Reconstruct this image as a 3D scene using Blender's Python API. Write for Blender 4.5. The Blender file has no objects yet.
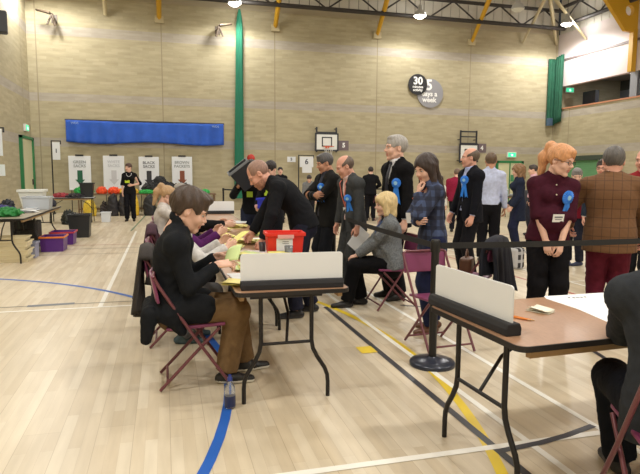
import bpy, math, random
import numpy as np
from mathutils import Vector, Matrix, Euler
random.seed(7)
SC = bpy.context.scene
COL = SC.collection
V3 = lambda *a: np.array(a, float)

# ------------------------------------------------------------------ materials
def lin(c):
    c = c / 255.0
    return c / 12.92 if c <= 0.04045 else ((c + 0.055) / 1.055) ** 2.4
def rgb(r, g, b): return (lin(r), lin(g), lin(b), 1.0)
MATS = {}
def mat(name, col, rough=0.6, metal=0.0, noise=0.0, nscale=30.0, bump=0.0, bscale=200.0, spec=None, emit=0.0, trans=0.0, alpha=None, coat=0.0, stretch=None):
    if name in MATS: return MATS[name]
    m = bpy.data.materials.new(name); m.use_nodes = True
    nt = m.node_tree; N = nt.nodes; L = nt.links
    b = N['Principled BSDF']
    c = rgb(*col)
    b.inputs['Base Color'].default_value = c
    b.inputs['Roughness'].default_value = rough
    b.inputs['Metallic'].default_value = metal
    if spec is not None: b.inputs['Specular IOR Level'].default_value = spec
    if trans: b.inputs['Transmission Weight'].default_value = trans
    if coat: b.inputs['Coat Weight'].default_value = coat
    if alpha is not None: b.inputs['Alpha'].default_value = alpha
    if emit:
        b.inputs['Emission Color'].default_value = c
        b.inputs['Emission Strength'].default_value = emit
    if noise or bump:
        tc = N.new('ShaderNodeTexCoord'); src = tc.outputs['Object']
        if stretch:
            mp = N.new('ShaderNodeMapping'); mp.inputs['Scale'].default_value = stretch
            L.new(src, mp.inputs['Vector']); src = mp.outputs['Vector']
        if noise:
            n = N.new('ShaderNodeTexNoise'); n.inputs['Scale'].default_value = nscale; n.inputs['Detail'].default_value = 3
            L.new(src, n.inputs['Vector'])
            r = N.new('ShaderNodeValToRGB'); e = r.color_ramp.elements
            e[0].position = 0.3; e[1].position = 0.7
            e[0].color = tuple(max(0, v * (1 - noise)) for v in c[:3]) + (1,)
            e[1].color = tuple(min(1, v * (1 + noise)) for v in c[:3]) + (1,)
            L.new(n.outputs['Fac'], r.inputs['Fac']); L.new(r.outputs['Color'], b.inputs['Base Color'])
        if bump:
            n = N.new('ShaderNodeTexNoise'); n.inputs['Scale'].default_value = bscale; n.inputs['Detail'].default_value = 2
            L.new(src, n.inputs['Vector'])
            bp = N.new('ShaderNodeBump'); bp.inputs['Strength'].default_value = bump; bp.inputs['Distance'].default_value = 0.01
            L.new(n.outputs['Fac'], bp.inputs['Height']); L.new(bp.outputs['Normal'], b.inputs['Normal'])
    MATS[name] = m
    return m

def check_mat(name, base, bands, rough=0.85):
    """woven check: bands = [(axis, period, width, colour, strength)] in object space"""
    m = bpy.data.materials.new(name); m.use_nodes = True
    nt = m.node_tree; N = nt.nodes; L = nt.links; b = N['Principled BSDF']
    b.inputs['Roughness'].default_value = rough
    tc = N.new('ShaderNodeTexCoord'); sp = N.new('ShaderNodeSeparateXYZ'); L.new(tc.outputs['Object'], sp.inputs[0])
    prev = N.new('ShaderNodeRGB'); prev.outputs[0].default_value = rgb(*base); out = prev.outputs[0]
    for ax, per, w, c, st in bands:
        md = N.new('ShaderNodeMath'); md.operation = 'PINGPONG'; md.inputs[1].default_value = per / 2
        L.new(sp.outputs['XYZ'.index(ax)], md.inputs[0])
        lt = N.new('ShaderNodeMath'); lt.operation = 'LESS_THAN'; lt.inputs[1].default_value = w / 2; L.new(md.outputs[0], lt.inputs[0])
        ms = N.new('ShaderNodeMath'); ms.operation = 'MULTIPLY'; ms.inputs[1].default_value = st; L.new(lt.outputs[0], ms.inputs[0])
        mx = N.new('ShaderNodeMix'); mx.data_type = 'RGBA'
        L.new(ms.outputs[0], mx.inputs[0]); L.new(out, mx.inputs[6]); mx.inputs[7].default_value = rgb(*c); out = mx.outputs[2]
    L.new(out, b.inputs['Base Color'])
    MATS[name] = m
    return m

# ------------------------------------------------------------------ mesh builder
def frame_from(d):
    d = Vector(d).normalized()
    up = Vector((0, 0, 1)) if abs(d.z) < 0.95 else Vector((1, 0, 0))
    a = d.cross(up).normalized(); b = a.cross(d).normalized()
    return a, b
class MB:
    def __init__(s): s.v = []; s.f = []; s.m = []; s.sm = []
    def add(s, vs, fs, mi=0, smooth=False):
        o = len(s.v); s.v += [tuple(map(float, v)) for v in vs]
        for f in fs: s.f.append(tuple(i + o for i in f)); s.m.append(mi); s.sm.append(smooth)
        return s
    def box(s, c, d, mi=0, rz=0, rx=0, ry=0, bev=0.0):
        x, y, z = d[0] / 2, d[1] / 2, d[2] / 2
        R = Euler((rx, ry, rz)).to_matrix(); C = Vector(c)
        if bev and bev < min(x, y, z):
            b = bev; vs = []
            for sx in (-1, 1):
                for sy in (-1, 1):
                    for sz in (-1, 1):
                        vs += [(sx * x, sy * (y - b), sz * (z - b)), (sx * (x - b), sy * y, sz * (z - b)), (sx * (x - b), sy * (y - b), sz * z)]
            import bmesh
            bm = bmesh.new()
            for v in vs: bm.verts.new(v)
            bmesh.ops.convex_hull(bm, input=bm.verts)
            bmesh.ops.dissolve_limit(bm, angle_limit=0.01, verts=bm.verts, edges=bm.edges)
            bm.verts.index_update()
            s.add([R @ v.co + C for v in bm.verts], [[v.index for v in f.verts] for f in bm.faces], mi); bm.free()
            return s
        vs = [R @ Vector((a * x, b * y, g * z)) + C for a in (-1, 1) for b in (-1, 1) for g in (-1, 1)]
        return s.add(vs, [(0, 1, 3, 2), (4, 6, 7, 5), (0, 4, 5, 1), (2, 3, 7, 6), (0, 2, 6, 4), (1, 5, 7, 3)], mi)
    def bb(s, x0, x1, y0, y1, z0, z1, mi=0, bev=0.0):
        return s.box(((x0 + x1) / 2, (y0 + y1) / 2, (z0 + z1) / 2), (x1 - x0, y1 - y0, z1 - z0), mi, bev=bev)
    def tube(s, pts, r, n=10, mi=0, cap=True):
        pts = [Vector(p) for p in pts]; rs = r if isinstance(r, (list, tuple)) else [r] * len(pts)
        vs = []; fs = []; a = None
        for i, p in enumerate(pts):
            if i == 0: d = pts[1] - p
            elif i == len(pts) - 1: d = p - pts[i - 1]
            else: d = (pts[i + 1] - p).normalized() + (p - pts[i - 1]).normalized()
            d.normalize()
            if a is None: a, b = frame_from(d)
            else:
                a = (a - d * a.dot(d)).normalized(); b = d.cross(a)
            b = d.cross(a)
            for k in range(n):
                t = 2 * math.pi * k / n
                vs.append(p + (a * math.cos(t) + b * math.sin(t)) * rs[i])
        for i in range(len(pts) - 1):
            for k in range(n):
                fs.append((i * n + k, i * n + (k + 1) % n, (i + 1) * n + (k + 1) % n, (i + 1) * n + k))
        s.add(vs, fs, mi, True)
        if cap:
            s.add(vs[:n], [tuple(range(n))[::-1]], mi); s.add(vs[-n:], [tuple(range(n))], mi)
        return s
    def lathe(s, prof, n=24, c=(0, 0, 0), mi=0, sx=1, sy=1, smooth=True):
        vs = []; fs = []
        for r, z in prof:
            for k in range(n):
                t = 2 * math.pi * k / n; vs.append((c[0] + r * math.cos(t) * sx, c[1] + r * math.sin(t) * sy, c[2] + z))
        for i in range(len(prof) - 1):
            for k in range(n): fs.append((i * n + k, i * n + (k + 1) % n, (i + 1) * n + (k + 1) % n, (i + 1) * n + k))
        s.add(vs, fs, mi, smooth)
        s.add(vs[:n], [tuple(range(n))[::-1]], mi); s.add(vs[-n:], [tuple(range(n))], mi)
        return s
    def quad(s, a, b, c, d, mi=0): return s.add([a, b, c, d], [(0, 1, 2, 3)], mi)
    def prism(s, outline, z0, z1, mi=0):
        """outline: xy points counter-clockwise, extruded in z"""
        n = len(outline)
        vs = [(x, y, z0) for x, y in outline] + [(x, y, z1) for x, y in outline]
        fs = [tuple(range(n))[::-1], tuple(range(n, 2 * n))] + [(i, (i + 1) % n, n + (i + 1) % n, n + i) for i in range(n)]
        return s.add(vs, fs, mi)
    def sheet(s, fn, nu, nv, mi=0, thick=0.0, smooth=True):
        vs = [fn(i / nu, j / nv) for i in range(nu + 1) for j in range(nv + 1)]
        fs = [(i * (nv + 1) + j, (i + 1) * (nv + 1) + j, (i + 1) * (nv + 1) + j + 1, i * (nv + 1) + j + 1) for i in range(nu) for j in range(nv)]
        return s.add(vs, fs, mi, smooth)
    def build(s, name, mats, parent=None, loc=None, rz=0, solid=0.0, bevel=0.0):
        me = bpy.data.meshes.new(name)
        me.from_pydata(s.v, [], s.f)
        if not isinstance(mats, (list, tuple)): mats = [mats]
        for m in mats: me.materials.append(m)
        me.polygons.foreach_set('material_index', s.m); me.polygons.foreach_set('use_smooth', s.sm)
        me.update()
        o = bpy.data.objects.new(name, me); COL.objects.link(o)
        if parent is not None: o.parent = parent
        if loc is not None: o.location = loc
        if rz: o.rotation_euler.z = rz
        if solid:
            md = o.modifiers.new('Thickness', 'SOLIDIFY'); md.thickness = solid; md.offset = 0
        if bevel:
            md = o.modifiers.new('Bevel', 'BEVEL'); md.width = bevel; md.segments = 2; md.limit_method = 'ANGLE'
        return o
def tag(o, label=None, cat=None, group=None, kind=None):
    if label: o['label'] = label
    if cat: o['category'] = cat
    if group: o['group'] = group
    if kind: o['kind'] = kind
    return o
def empty(name, loc=(0, 0, 0), rz=0, label=None, cat=None, group=None):
    o = bpy.data.objects.new(name, None); COL.objects.link(o); o.empty_display_size = 0.1
    o.location = loc; o.rotation_euler.z = rz
    return tag(o, label, cat, group)
def copy_tree(o, parent=None):
    c = o.copy(); COL.objects.link(c)
    if parent is not None: c.parent = parent
    for ch in list(o.children): copy_tree(ch, c)
    return c
def text_part(body, size, m, parent, loc, rot=(math.pi / 2, 0, 0), name='lettering', align='CENTER', ext=0.003, spacing=1.0, bold=0.0):
    cu = bpy.data.curves.new(name, 'FONT'); cu.body = body; cu.size = size; cu.align_x = align; cu.align_y = 'CENTER'
    cu.extrude = ext; cu.space_line = spacing; cu.offset = bold; cu.resolution_u = 3
    o = bpy.data.objects.new(name, cu); COL.objects.link(o)
    dg = bpy.context.evaluated_depsgraph_get(); me = bpy.data.meshes.new_from_object(o.evaluated_get(dg))
    COL.objects.unlink(o); bpy.data.objects.remove(o)
    me.materials.clear(); me.materials.append(m)
    t = bpy.data.objects.new(name, me); COL.objects.link(t); t.parent = parent; t.location = loc; t.rotation_euler = rot
    return t

# ------------------------------------------------------------------ implicit surfaces (for bodies, clothes, hair)
def nrm(a):
    a = np.asarray(a, float); n = np.linalg.norm(a); return a / n if n > 1e-9 else a
def rc(P, a, b, ra, rb, ax=None, fl=1.0):
    """tapered capsule, optionally flattened by fl along ax"""
    a = np.asarray(a, float); b = np.asarray(b, float)
    Q = P - a; ab = b - a
    if ax is not None:
        k = (1 / fl - 1)
        Q = Q + np.outer(Q @ ax, ax) * k; ab = ab + ax * (ab @ ax) * k
    L2 = max(ab @ ab, 1e-9); t = np.clip((Q @ ab) / L2, 0, 1)
    return np.linalg.norm(Q - np.outer(t, ab), axis=1) - (ra + (rb - ra) * t)
def ell(P, c, r, R=None):
    Q = P - np.asarray(c, float)
    if R is not None: Q = Q @ R
    r = np.asarray(r, float)
    k0 = np.linalg.norm(Q / r, axis=1); k1 = np.linalg.norm(Q / r ** 2, axis=1) + 1e-9
    return k0 * (k0 - 1) / k1
def smin(a, b, k):
    h = np.clip(0.5 + 0.5 * (b - a) / k, 0, 1)
    return b * (1 - h) + a * h - k * h * (1 - h)
def smins(ds, k):
    d = ds[0]
    for e in ds[1:]: d = smin(d, e, k)
    return d
def folds(P, amp, seed=0):
    q = P[:, 2] * 1.0 + .55 * P[:, 0] + .25 * np.sin(P[:, 1] * 11 + seed)
    w = np.sin(q * 46 + 3 * np.sin(P[:, 0] * 9 + seed) + 2 * np.sin(P[:, 1] * 13)); return amp * (np.abs(w) ** 1.5 - .5)
def wob(P, amp, f, seed=0):
    a = P * f
    return amp * (np.sin(a[:, 0] * 1.3 + 2.1 * np.sin(a[:, 2] * .7 + seed) + seed) * np.sin(a[:, 2] * 1.1 + 1.7 * np.sin(a[:, 1] * .9 + seed * 2)) )
def surfnet(fn, lo, hi, h):
    lo = np.asarray(lo, float); hi = np.asarray(hi, float)
    n = np.maximum(np.ceil((hi - lo) / h).astype(int) + 1, 4)
    g = np.stack(np.meshgrid(*[lo[i] + h * np.arange(n[i]) for i in range(3)], indexing='ij'), -1)
    D = fn(g.reshape(-1, 3)).reshape(n)
    D[0] = D[-1] = 1; D[:, 0] = D[:, -1] = 1; D[:, :, 0] = D[:, :, -1] = 1
    D = np.where(np.abs(D) < 1e-7, 1e-7, D)
    cs = n - 1
    acc = np.zeros(tuple(cs) + (3,)); cnt = np.zeros(tuple(cs))
    def sub(o): return D[o[0]:o[0] + cs[0], o[1]:o[1] + cs[1], o[2]:o[2] + cs[2]]
    corners = [(i, j, k) for i in (0, 1) for j in (0, 1) for k in (0, 1)]
    for c in corners:
        for ax in range(3):
            if c[ax]: continue
            c2 = list(c); c2[ax] = 1
            A = sub(c); B = sub(c2); m = (A < 0) != (B < 0)
            t = np.where(m, A / np.where(m, A - B, 1), 0)
            p = np.zeros(tuple(cs) + (3,)); p[..., :] = c; p[..., ax] = t
            acc += p * m[..., None]; cnt += m
    act = cnt > 0
    idx = -np.ones(tuple(cs), int); idx[act] = np.arange(act.sum())
    base = np.stack(np.nonzero(act), -1)
    V = lo + h * (base + acc[act] / cnt[act][:, None])
    F = []
    for ax in range(3):
        a1, a2 = (ax + 1) % 3, (ax + 2) % 3
        s0 = [slice(1, cs[i]) for i in range(3)]; s1 = list(s0)
        s0[ax] = slice(0, cs[ax]); s1[ax] = slice(1, cs[ax] + 1)
        A = D[tuple(s0)]; B = D[tuple(s1)]
        for flip, m in ((0, (A < 0) & (B >= 0)), (1, (A >= 0) & (B < 0))):
            q = np.stack(np.nonzero(m), -1)
            if not len(q): continue
            for i in range(3):
                if i != ax: q[:, i] += 1
            def ix(d1, d2):
                w = q.copy(); w[:, a1] -= d1; w[:, a2] -= d2
                return idx[w[:, 0], w[:, 1], w[:, 2]]
            f = np.stack([ix(1, 1), ix(0, 1), ix(0, 0), ix(1, 0)], -1)
            if flip: f = f[:, ::-1]
            F.append(f)
    F = np.concatenate(F) if F else np.zeros((0, 4), int)
    return V, F
class Soup:
    """numpy meshes joined into one object"""
    def __init__(s): s.V = []; s.F = []; s.M = []; s.n = 0
    def add(s, V, F, M=0):
        s.V.append(V); s.F.append(F + s.n); s.n += len(V)
        s.M.append(np.full(len(F), M) if np.isscalar(M) else M)
    def build(s, name, mats, parent):
        V = np.concatenate(s.V); F = np.concatenate(s.F); M = np.concatenate(s.M)
        me = bpy.data.meshes.new(name)
        me.vertices.add(len(V)); me.vertices.foreach_set('co', V.ravel().astype(np.float32))
        me.loops.add(F.size); me.loops.foreach_set('vertex_index', F.ravel().astype(np.int32))
        me.polygons.add(len(F)); me.polygons.foreach_set('loop_start', np.arange(0, F.size, 4, dtype=np.int32))
        for m in mats: me.materials.append(m)
        me.polygons.foreach_set('material_index', M.astype(np.int32)); me.polygons.foreach_set('use_smooth', np.ones(len(F), bool))
        me.update(calc_edges=True); me.validate()
        o = bpy.data.objects.new(name, me); COL.objects.link(o); o.parent = parent
        return o
# ------------------------------------------------------------------ people
def rotv(v, axis, deg):
    return np.array(Matrix.Rotation(math.radians(deg), 3, Vector(axis)) @ Vector(v))
X3, Y3, Z3 = V3(1, 0, 0), V3(0, 1, 0), V3(0, 0, 1)

# head local frame: centre between the ears, face towards +Y, +X = own right side... (mirror symmetric)
def head_sdf(P, fem=False, chin=1.0, hatch=True):
    A = np.abs(P[:, 0]); Q = P.copy(); Q[:, 0] = A
    w = 0.93 if fem else 1.0
    cr = ell(P, (0, -.012, .035), (.077 * w, .097, .088))
    fc = ell(P, (0, .034, -.028), (.060 * w, .062, .082))
    jw = rc(Q, (0.030 * w, .035, -.082), (.052 * w, -.005, -.050), .024, .022)
    ch = ell(P, (0, .072, -.098), (.022, .020, .018 * chin))
    ck = ell(Q, (.040 * w, .062, -.030), (.024, .026, .026))
    br = rc(Q, (.0, .088, .022), (.045 * w, .074, .024), .011, .012)
    d = smins([cr, fc], .03); d = smins([d, jw, ch, ck], .018); d = smin(d, br, .012)
    es = ell(Q, (.033, .098, .004), (.019, .016, .012)); d = -smin(-d, es, .010)
    ns = smins([rc(P, (0, .090, .012), (0, .112, -.022), .006, .010), ell(Q, (.011, .099, -.028), (.009, .011, .008))], .008)
    d = smin(d, ns, .010)
    ul = ell(P, (0, .089, -.054), (.021, .010, .0065)); ll = ell(P, (0, .087, -.067), (.018, .011, .007))
    d = smin(d, np.minimum(ul, ll), .005)
    ear = ell(Q, (.079 * w, -.008, -.004), (.010, .019, .031)); ec = ell(Q, (.090 * w, -.002, .0), (.010, .009, .016))
    ear = np.maximum(ear, -ec); d = smin(d, ear, .006)
    nk = rc(P, (0, -.022, -.060), (0, -.035, -.150), .052 * w, .052 * w); d = smin(d, nk, .02)
    return d
HEADS = {}
def head_mesh(fem, h):
    k = (fem, h)
    if k not in HEADS:
        V, F = surfnet(lambda P: head_sdf(P, fem), (-.1, -.13, -.17), (.1, .14, .14), h)
        C = V[F].mean(1); M = np.zeros(len(F), int)
        lip = (np.abs(C[:, 0]) < .022) & (C[:, 1] > .086) & (C[:, 2] > -.073) & (C[:, 2] < -.049)
        M[lip] = 1
        HEADS[k] = (V, F, M)
    return HEADS[k]
def ball_mesh(c, r, n=8, m=6):
    V = []; F = []
    for i in range(m + 1):
        p = math.pi * i / m
        for j in range(n):
            t = 2 * math.pi * j / n
            V.append((c[0] + r[0] * math.sin(p) * math.cos(t), c[1] + r[1] * math.sin(p) * math.sin(t), c[2] + r[2] * math.cos(p)))
    for i in range(m):
        for j in range(n): F.append((i * n + j, (i + 1) * n + j, (i + 1) * n + (j + 1) % n, i * n + (j + 1) % n))
    return np.array(V), np.array(F)

def skull(P, t, dz=0.0): return ell(P, (0, -.014, .036 + dz), (.077 + t, .097 + t, .088 + t))
def face_cut(P, zlow=.058): return ell(P, (0, .125, -.045), (.083, .085, .045 + zlow))
def ear_cut(P):
    Q = P.copy(); Q[:, 0] = np.abs(Q[:, 0]); return ell(Q, (.085, .012, -.040), (.06, .05, .058))
def strands(P, a=.003, f=150, s=0):
    th = np.arctan2(P[:, 0], P[:, 1] + .02)
    return .6 * a * np.sin(th * (f * .11) + 3 * np.sin(P[:, 2] * 28 + s) + s) * np.clip(np.hypot(P[:, 0], P[:, 1]) / .05, 0, 1)
def hair_sdf(style):
    def short(P):
        d = skull(P, .009, .002); d = smin(d, ell(P, (0, .035, .100), (.055, .05, .022)), .02)
        d = np.maximum(d, -face_cut(P)); d = np.maximum(d, -ear_cut(P)); d = np.maximum(d, -(P[:, 2] + .055 + .25 * P[:, 1])); return d + strands(P)
    def tousled(P):
        d = skull(P, .016, .005); d = smin(d, ell(P, (0, .066, .098), (.052, .044, .028)), .03)
        d = np.maximum(d, -face_cut(P, .052)); d = np.maximum(d, -ear_cut(P)); d = np.maximum(d, -(P[:, 2] + .072 + .25 * P[:, 1])); return d + strands(P, .006, 75, 1) + strands(P, .0025, 190)
    def sides(P):
        d = skull(P, .007, -.004); d = np.maximum(d, -face_cut(P, .09)); d = np.maximum(d, -ear_cut(P))
        d = np.maximum(d, P[:, 2] - (.062 - .55 * P[:, 1])); d = np.maximum(d, P[:, 1] - .045); d = np.maximum(d, -(P[:, 2] + .055 + .25 * P[:, 1])); return d + strands(P, .002, 150)
    def stubble(P):
        d = skull(P, .0035, -.002); d = np.maximum(d, -face_cut(P, .075)); d = np.maximum(d, -ear_cut(P)); d = np.maximum(d, -(P[:, 2] + .05)); return np.maximum(d, P[:, 1] - .055 + .3 * (P[:, 2] - .05))
    def longh(P):
        A = np.abs(P[:, 0]); Q = P.copy(); Q[:, 0] = A
        d = skull(P, .017, .002)
        c = rc(P, (0, -.055, .02), (0, -.085, -.26), .080, .075, V3(0, 1, 0), .6)
        s = rc(Q, (.070, .005, .03), (.080, .015, -.22), .030, .034)
        d = smins([d, c, s], .03); d = np.maximum(d, -face_cut(P, .060)); return d + strands(P, .004, 60, 2) + strands(P, .002, 190)
    def bob(P):
        A = np.abs(P[:, 0]); Q = P.copy(); Q[:, 0] = A
        d = skull(P, .021, .003)
        c = rc(P, (0, -.045, .02), (0, -.058, -.085), .088, .080, V3(0, 1, 0), .75)
        s = rc(Q, (.066, .015, .03), (.076, .020, -.085), .034, .030)
        f = ell(P, (0, .075, .070), (.062, .030, .030))
        d = smins([d, c, s, f], .03); d = np.maximum(d, -face_cut(P, .045)); return d + strands(P, .004, 60, 2) + strands(P, .002, 190)
    def pony(P):
        d = skull(P, .015, .004); f = ell(P, (0, .060, .088), (.055, .040, .030)); d = smin(d, f, .02)
        d = np.maximum(d, -face_cut(P, .060)); d = np.maximum(d, -ear_cut(P)); d = np.maximum(d, -(P[:, 2] + .06 + .4 * P[:, 1]))
        t = smins([rc(P, (0, -.075, .085), (0, -.125, .10), .03, .033), rc(P, (0, -.125, .10), (0, -.150, -.0), .036, .044), rc(P, (0, -.150, -.0), (.01, -.130, -.17), .044, .022)], .03)
        return smin(d, t, .015) + strands(P, .004, 60, 2) + strands(P, .002, 190)
    def curly(P):
        A = np.abs(P[:, 0]); Q = P.copy(); Q[:, 0] = A
        d = smins([skull(P, .032, .0), rc(P, (0, -.05, 0), (0, -.06, -.11), .085, .075), rc(Q, (.07, .0, .0), (.08, .0, -.11), .035, .034)], .03)
        d = np.maximum(d, -face_cut(P, .06)); return d + strands(P, .009, 70, 1)
    return dict(short=short, tousled=tousled, sides=sides, stubble=stubble, long=longh, bob=bob, pony=pony, curly=curly)[style]
HAIRS = {}
def hair_mesh(style, h):
    k = (style, h)
    if k not in HEADS: HEADS[k] = surfnet(hair_sdf(style), (-.17, -.22, -.36), (.17, .16, .18), h)
    return HEADS[k]

# right hand: wrist at origin, fingers towards +Y, palm down (-Z), thumb at -X
def hand_sdf(P, curl, spread=1.0):
    pm = smins([rc(P, (-.018, .005, 0), (-.022, .080, 0), .019, .016, Z3, .75), rc(P, (.0, .0, 0), (.0, .082, 0), .020, .017, Z3, .75), rc(P, (.016, .005, 0), (.022, .072, 0), .017, .014, Z3, .75)], .012)
    parts = []
    for x, y, L, r, sp in ((-.027, .083, .078, .0088, -5), (-.009, .089, .086, .0090, -1), (.010, .086, .080, .0086, 3), (.027, .075, .062, .0076, 8)):
        p = V3(x, y, 0); a = math.radians(12 + 78 * curl); s = math.radians(sp * spread); ang = 0
        for j, fr in enumerate((.45, .31, .24)):
            ang += a * (0.75, 1.0, .7)[j]
            q = p + V3(math.sin(s) * math.cos(ang), math.cos(s) * math.cos(ang), -math.sin(ang)) * L * fr
            parts.append(rc(P, p, q, r * (1, .93, .85)[j], r * (.93, .85, .72)[j])); p = q
    d = parts[0]
    for e in parts[1:]: d = np.minimum(d, e)
    d = smin(pm, d, .006)
    p0 = V3(-.018, .018, -.004); p1 = V3(-.044, .046, -.014 - .01 * curl); p2 = V3(-.055 + .02 * curl, .078, -.026 - .02 * curl); p3 = V3(-.054 + .035 * curl, .101 - .01 * curl, -.036 - .018 * curl)
    th = smins([rc(P, p0, p1, .016, .0125), rc(P, p1, p2, .0115, .0102), rc(P, p2, p3, .0100, .0085)], .006)
    d = smin(d, th, .010)
    return smin(d, rc(P, (0, -.04, 0), (0, .012, 0), .024, .022, Z3, .85), .012)
def hand_mesh(curl, h):
    k = ('hand', round(curl, 2), h)
    if k not in HEADS: HEADS[k] = surfnet(lambda P: hand_sdf(P, curl), (-.085, -.07, -.13), (.06, .20, .04), h)
    return HEADS[k]

def ik(a, b, l1, l2, hint):
    a = np.asarray(a, float); b = np.asarray(b, float); d = b - a; L = np.linalg.norm(d)
    if L > (l1 + l2) * .995: b = a + d / L * (l1 + l2) * .995; d = b - a; L = np.linalg.norm(d)
    u = d / L; x = (l1 * l1 - l2 * l2 + L * L) / (2 * L); hh = math.sqrt(max(l1 * l1 - x * x, 0))
    hint = np.asarray(hint, float); v = hint - u * (hint @ u); v = nrm(v)
    return a + u * x + v * hh, b

SKIN = dict(pale=(222, 178, 158), pink=(214, 160, 140), tan=(190, 140, 115))
PEOPLE = []
def person(label, x, y, heading, H=1.75, fem=False, build=1.0, det=2, z0=0.0,
           hip=(0, 0, .955), lean=(0, 0, 0), side=0, twist=0, head=(0, 0, 0), skin='pale', hair=('short', (60, 45, 35)),
           handL=None, handR=None, elL=(-.4, -1, -.2), elR=(.4, -1, -.2), hoL=None, hoR=None, curl=(.35, .35),
           footL=(-.10, 0, .08), footR=(.10, 0, .08), kn=(0, 1, 0), toes=(8, 8), tops=(), trousers=(30, 30, 35), trou_w=1.0, shoes=(25, 22, 22), sole=None,
           extras=None, glasses=False, group=None, beard=None, show_legs=True, hs=None):
    """det 2 near, 1 middle, 0 far. Local frame: facing +Y."""
    root = empty('person', (x, y, z0), -math.radians(heading), label, 'person', group)
    S = H / 1.75; root.scale = (S, S, S)
    Minv = (Matrix.Translation((x, y, z0)) @ Matrix.Rotation(-math.radians(heading), 4, 'Z') @ Matrix.Scale(S, 4)).inverted()
    def loc(p):
        if p is None: return None
        if p[0] == 'w': return np.array(Minv @ Vector(p[1:]))
        return V3(*p)
    hB = (.022, .015, .0115)[det]; hH = (.010, .0075, .0055)[det]; hN = (.008, .006, .0042)[det]
    pel = V3(*hip)
    def dirv(l, s): return nrm(rotv(rotv(Z3, (1, 0, 0), -l), (0, 1, 0), s))
    l1, l2, l3 = lean; d1, d2, d3 = dirv(l1, side * .3), dirv(l2, side * .7), dirv(l3, side)
    wa = pel + d1 * .14; chs = wa + d2 * .20; nb = chs + d3 * .18
    Rr = rotv(X3, d3, -twist); Rr = nrm(Rr - d3 * (Rr @ d3)); U = d3; Fw = nrm(np.cross(U, Rr))
    F2 = nrm(np.cross(d2, X3) ); F1 = nrm(np.cross(d1, X3))
    sw = .145 if fem else .165; sw *= (1 + (build - 1) * .8)
    shR = nb - U * .085 + Rr * sw; shL = nb - U * .085 - Rr * sw
    hpR = pel + V3(.088, 0, -.035); hpL = pel + V3(-.088, 0, -.035)
    # head
    hy, hp_, hr = head
    HM = Matrix.Rotation(math.radians(-hy), 3, 'Z') @ Matrix.Rotation(math.radians(-hp_), 3, 'X') @ Matrix.Rotation(math.radians(hr), 3, 'Y')
    HM = np.array(HM); hF, hU = HM[:, 1].copy(), HM[:, 2].copy(); HM = HM * (hs or (1.02, 1.05, 1.10)[det])
    hc = nb + U * .075 + hU * .070 + hF * .020
    # arms
    if handL is None: handL = (-sw - .07, .06, .80 * 1.0 - .0)
    if handR is None: handR = (sw + .07, .06, .80)
    wL0, wR0 = loc(handL), loc(handR)
    eL, wL = ik(shL, wL0, .285, .25, elL); eR, wR = ik(shR, wR0, .285, .25, elR)
    aL, aR = loc(footL), loc(footR)
    kL, aL = ik(hpL, aL, .435, .425, kn if np.isscalar(kn[0]) else kn[0]); kR, aR = ik(hpR, aR, .435, .425, kn if np.isscalar(kn[0]) else kn[1])
    bw = build; fb = 1 + (build - 1) * 1.3
    def torso(P, t, bust=True, low=0.0, cf=1.0):
        wr = (.112 if fem else .124) * bw
        ps = [rc(P, pel - d1 * .02, wa, (.150 if fem else .138) * bw + t, wr + t, F1, .78 * fb / bw),
              rc(P, wa, chs, wr + t, (.132 if fem else .148) * bw + t, F2, .74 * fb / bw),
              rc(P, chs, nb - U * .07, (.130 if fem else .146) * bw + t, .10 + t, Fw, .68),
              rc(P, shL, shR, .058 + t, .058 + t), rc(P, nb - U * .01, shL, .050 + t, .045 + t), rc(P, nb - U * .01, shR, .050 + t, .045 + t)]
        if fem and bust:
            c = chs + U * .02 + Fw * .075
            ps += [ell(P, c + Rr * .065, (.068 + t, .068 + t, .065 + t)), ell(P, c - Rr * .065, (.068 + t, .068 + t, .065 + t))]
        if bw > 1.08: ps.append(ell(P, wa + F2 * .05 * bw, (.13 * bw + t, .13 * bw + t, .14 + t)))
        if low > 0: ps.append(rc(P, pel, pel - d1 * low, .150 * bw + t, .158 * bw * cf + t, F1, .80))
        return smins(ps, .035)
    def arm(P, s, e, w, t, cuff=0.0, loose=0.0):
        return smins([rc(P, s, e, .052 * (.88 if fem else 1) + t, .040 * (.9 if fem else 1) + t + loose), rc(P, e, w - nrm(w - e) * cuff, .040 * (.9 if fem else 1) + t + loose, .027 + t + loose)], .015)
    def thigh(P, s, k, a, t):
        return smins([rc(P, s, k, .084 * (1 + (bw - 1) * .6) + t, .055 + t), rc(P, k, a, .053 + t, .036 + t), ell(P, k + (a - k) * .3 - nrm(np.cross(np.cross(k - s, a - k), a - k)) * -.0, (.05 + t,) * 3)], .03)
    def leg(P, s, k, a, t, q=0.0):
        return smins([rc(P, s, k, .086 * (1 + (bw - 1) * .6) + t, .058 + t + q), rc(P, k, a, .056 + t + q, .040 + t + q * 1.6)], .03)
    allp = np.array([pel, wa, chs, nb, shL, shR, eL, eR, wL, wR])
    legp = np.array([hpL, hpR, kL, kR, aL, aR])
    # ---- body
    sp = Soup()
    pts = np.concatenate([allp, legp]) if show_legs else allp
    def bodyf(P):
        ds = [torso(P, -.006, True), rc(P, nb - U * .02, hc - hU * .06 - hF * .02, .056 * (.88 if fem else 1), .052 * (.88 if fem else 1))]
        ds += [arm(P, shL, eL, wL, 0), arm(P, shR, eR, wR, 0)]
        if show_legs: ds += [leg(P, hpL, kL, aL, 0), leg(P, hpR, kR, aR, 0), rc(P, aL, aL + V3(0, .02, -.045), .026, .018), rc(P, aR, aR + V3(0, .02, -.045), .026, .018)]
        return smins(ds, .02)
    V, F = surfnet(bodyf, pts.min(0) - .22, pts.max(0) + .22, hB * 1.15); sp.add(V, F, 0)
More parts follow.
